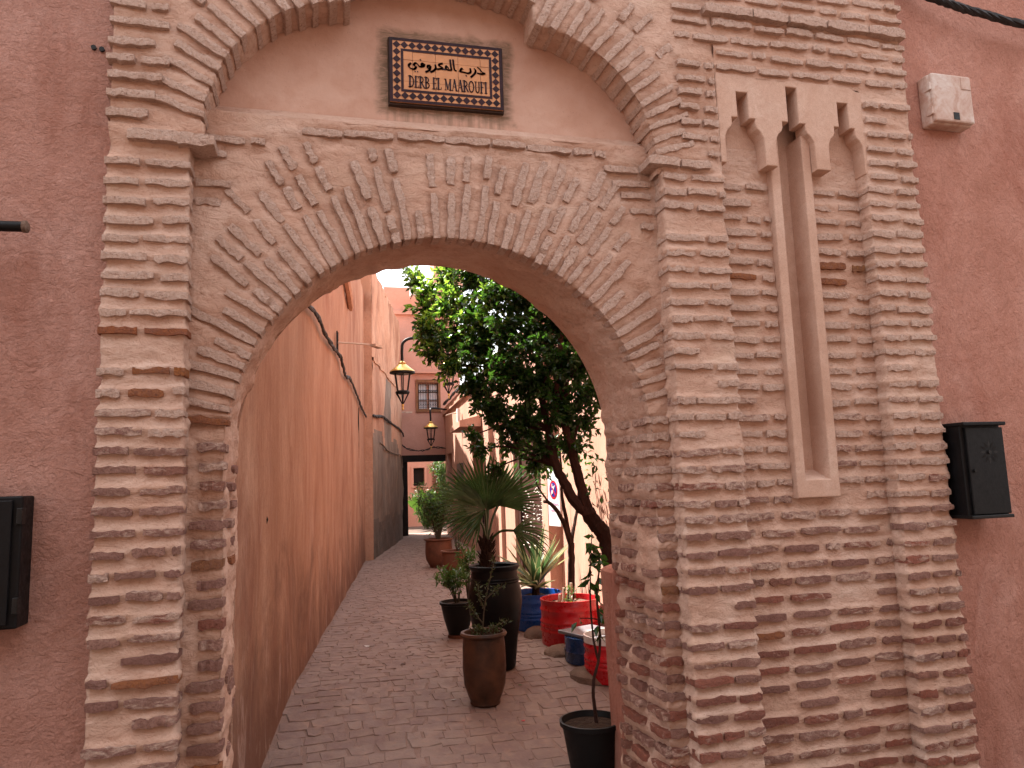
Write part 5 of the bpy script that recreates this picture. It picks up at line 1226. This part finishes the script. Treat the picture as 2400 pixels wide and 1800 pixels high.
for P, lo, n_ in ((P1, .55, 26), (P2, .6, 24)):
    for k in range(n_):
        tt = random.uniform(lo, 1.); p = P[min(len(P)-1, int(tt*len(P)))]; leaf(lv, p+rv()*.012, (rv()+Vector((0, 0, -.7))).normalized(), rv(), random.uniform(.06, .095), random.uniform(.034, .05))
for q in ((1.62, .93, .72), (1.60, .93, .70), (1.78, .94, .72)): leaf(lv, q, rv()+Vector((0, 0, -.8)), rv(), .08, .042)
b.build('stems', 'bark', t, True); lv.build('foliage', 'ficus', t)

# -- greenery in the yard beyond the passage
def banana(base, label, L, n, spread):
    t = thing('banana_plant', base, label, 'plant'); B = Vector(base)
    for k in range(n):
        a = random.uniform(0, 6.28); el = random.uniform(.7, 1.35); d = Vector((math.cos(a)*math.cos(el), math.sin(a)*math.cos(el)-.15, math.sin(el))); mb = MB(); rows = []
        s = d.cross(Vector((0, 1, 0))).normalized(); st_ = B+Vector((0, 0, random.uniform(.2, .6)))
        for i in range(8):
            tt = i/7; w_ = .13*math.sin(math.pi*min(1, tt*.93+.04))*(1 if tt > .3 else .15); c = st_+d*L*tt+Vector((0, 0, -.35*L*tt**2.4*spread)); rows.append([c-s*w_+Vector((0, 0, .03)), c, c+s*w_+Vector((0, 0, .03))])
        for i in range(7):
            for j in range(2): mb.add([rows[i][j], rows[i][j+1], rows[i+1][j+1], rows[i+1][j]], [(0, 1, 2, 3)])
        mb.build('leaf', 'lime_leaf', t, True)
    return t
banana((3.75, 24.2, 0), 'banana plant growing beyond the passage', 1.5, 8, .8)
banana((4.35, 24.6, 0), 'second banana plant at the right beyond the passage', 1.7, 8, .9)
shrub('leafy_bush', (3.9, 24.9, 0), 'dark leafy bush massed beyond the passage', 26, 1600, .75, 1.35, 'shrub', .16, .05, low=.15, rad=.012)
shrub('climbing_bush', (4.6, 25.2, .9), 'green climber hanging beyond the passage opening', 20, 1300, .6, 1.9, 'shrub', .15, .05, low=.15, rad=.012)
# -- litter on the paving
def litter(x, y, label, mat, s):
    a = random.uniform(0, 6.28); P = [Vector((x+s*math.cos(a+q)*f, y+s*math.sin(a+q)*f, fz(y)+.006+random.uniform(0, s*.3))) for q, f in ((0, 1), (1.7, .6), (3.2, .9), (4.6, .7))]; n_ = Vector((0, 0, .003))
    o = MB().add(P+[p-n_ for p in P], [(0, 1, 2, 3), (7, 6, 5, 4), (0, 4, 5, 1), (1, 5, 6, 2), (2, 6, 7, 3), (3, 7, 4, 0)]).build('litter', mat, None, loc=(x, y, fz(y))); tag(o, label, 'litter')
litter(.45, 4.2, 'crumpled white scrap near the ochre wall', 'white', .035)
litter(1.0, 2.25, 'white paper scrap left of the foreground pot', 'white', .022)
litter(1.98, 3.05, 'pale scrap near the navy drum', 'white', .022)
litter(1.58, 2.4, 'yellowish scrap right of the foreground pot', 'lime_leaf', .018)
litter(.72, 3.3, 'dry brown leaf on the alley paving', 'terra', .03)
litter(.62, 5.6, 'dark twig scrap on the alley paving', 'bark', .05)
litter(1.43, 1.75, 'orange scrap near the black plant pot', 'sgn_red', .018)
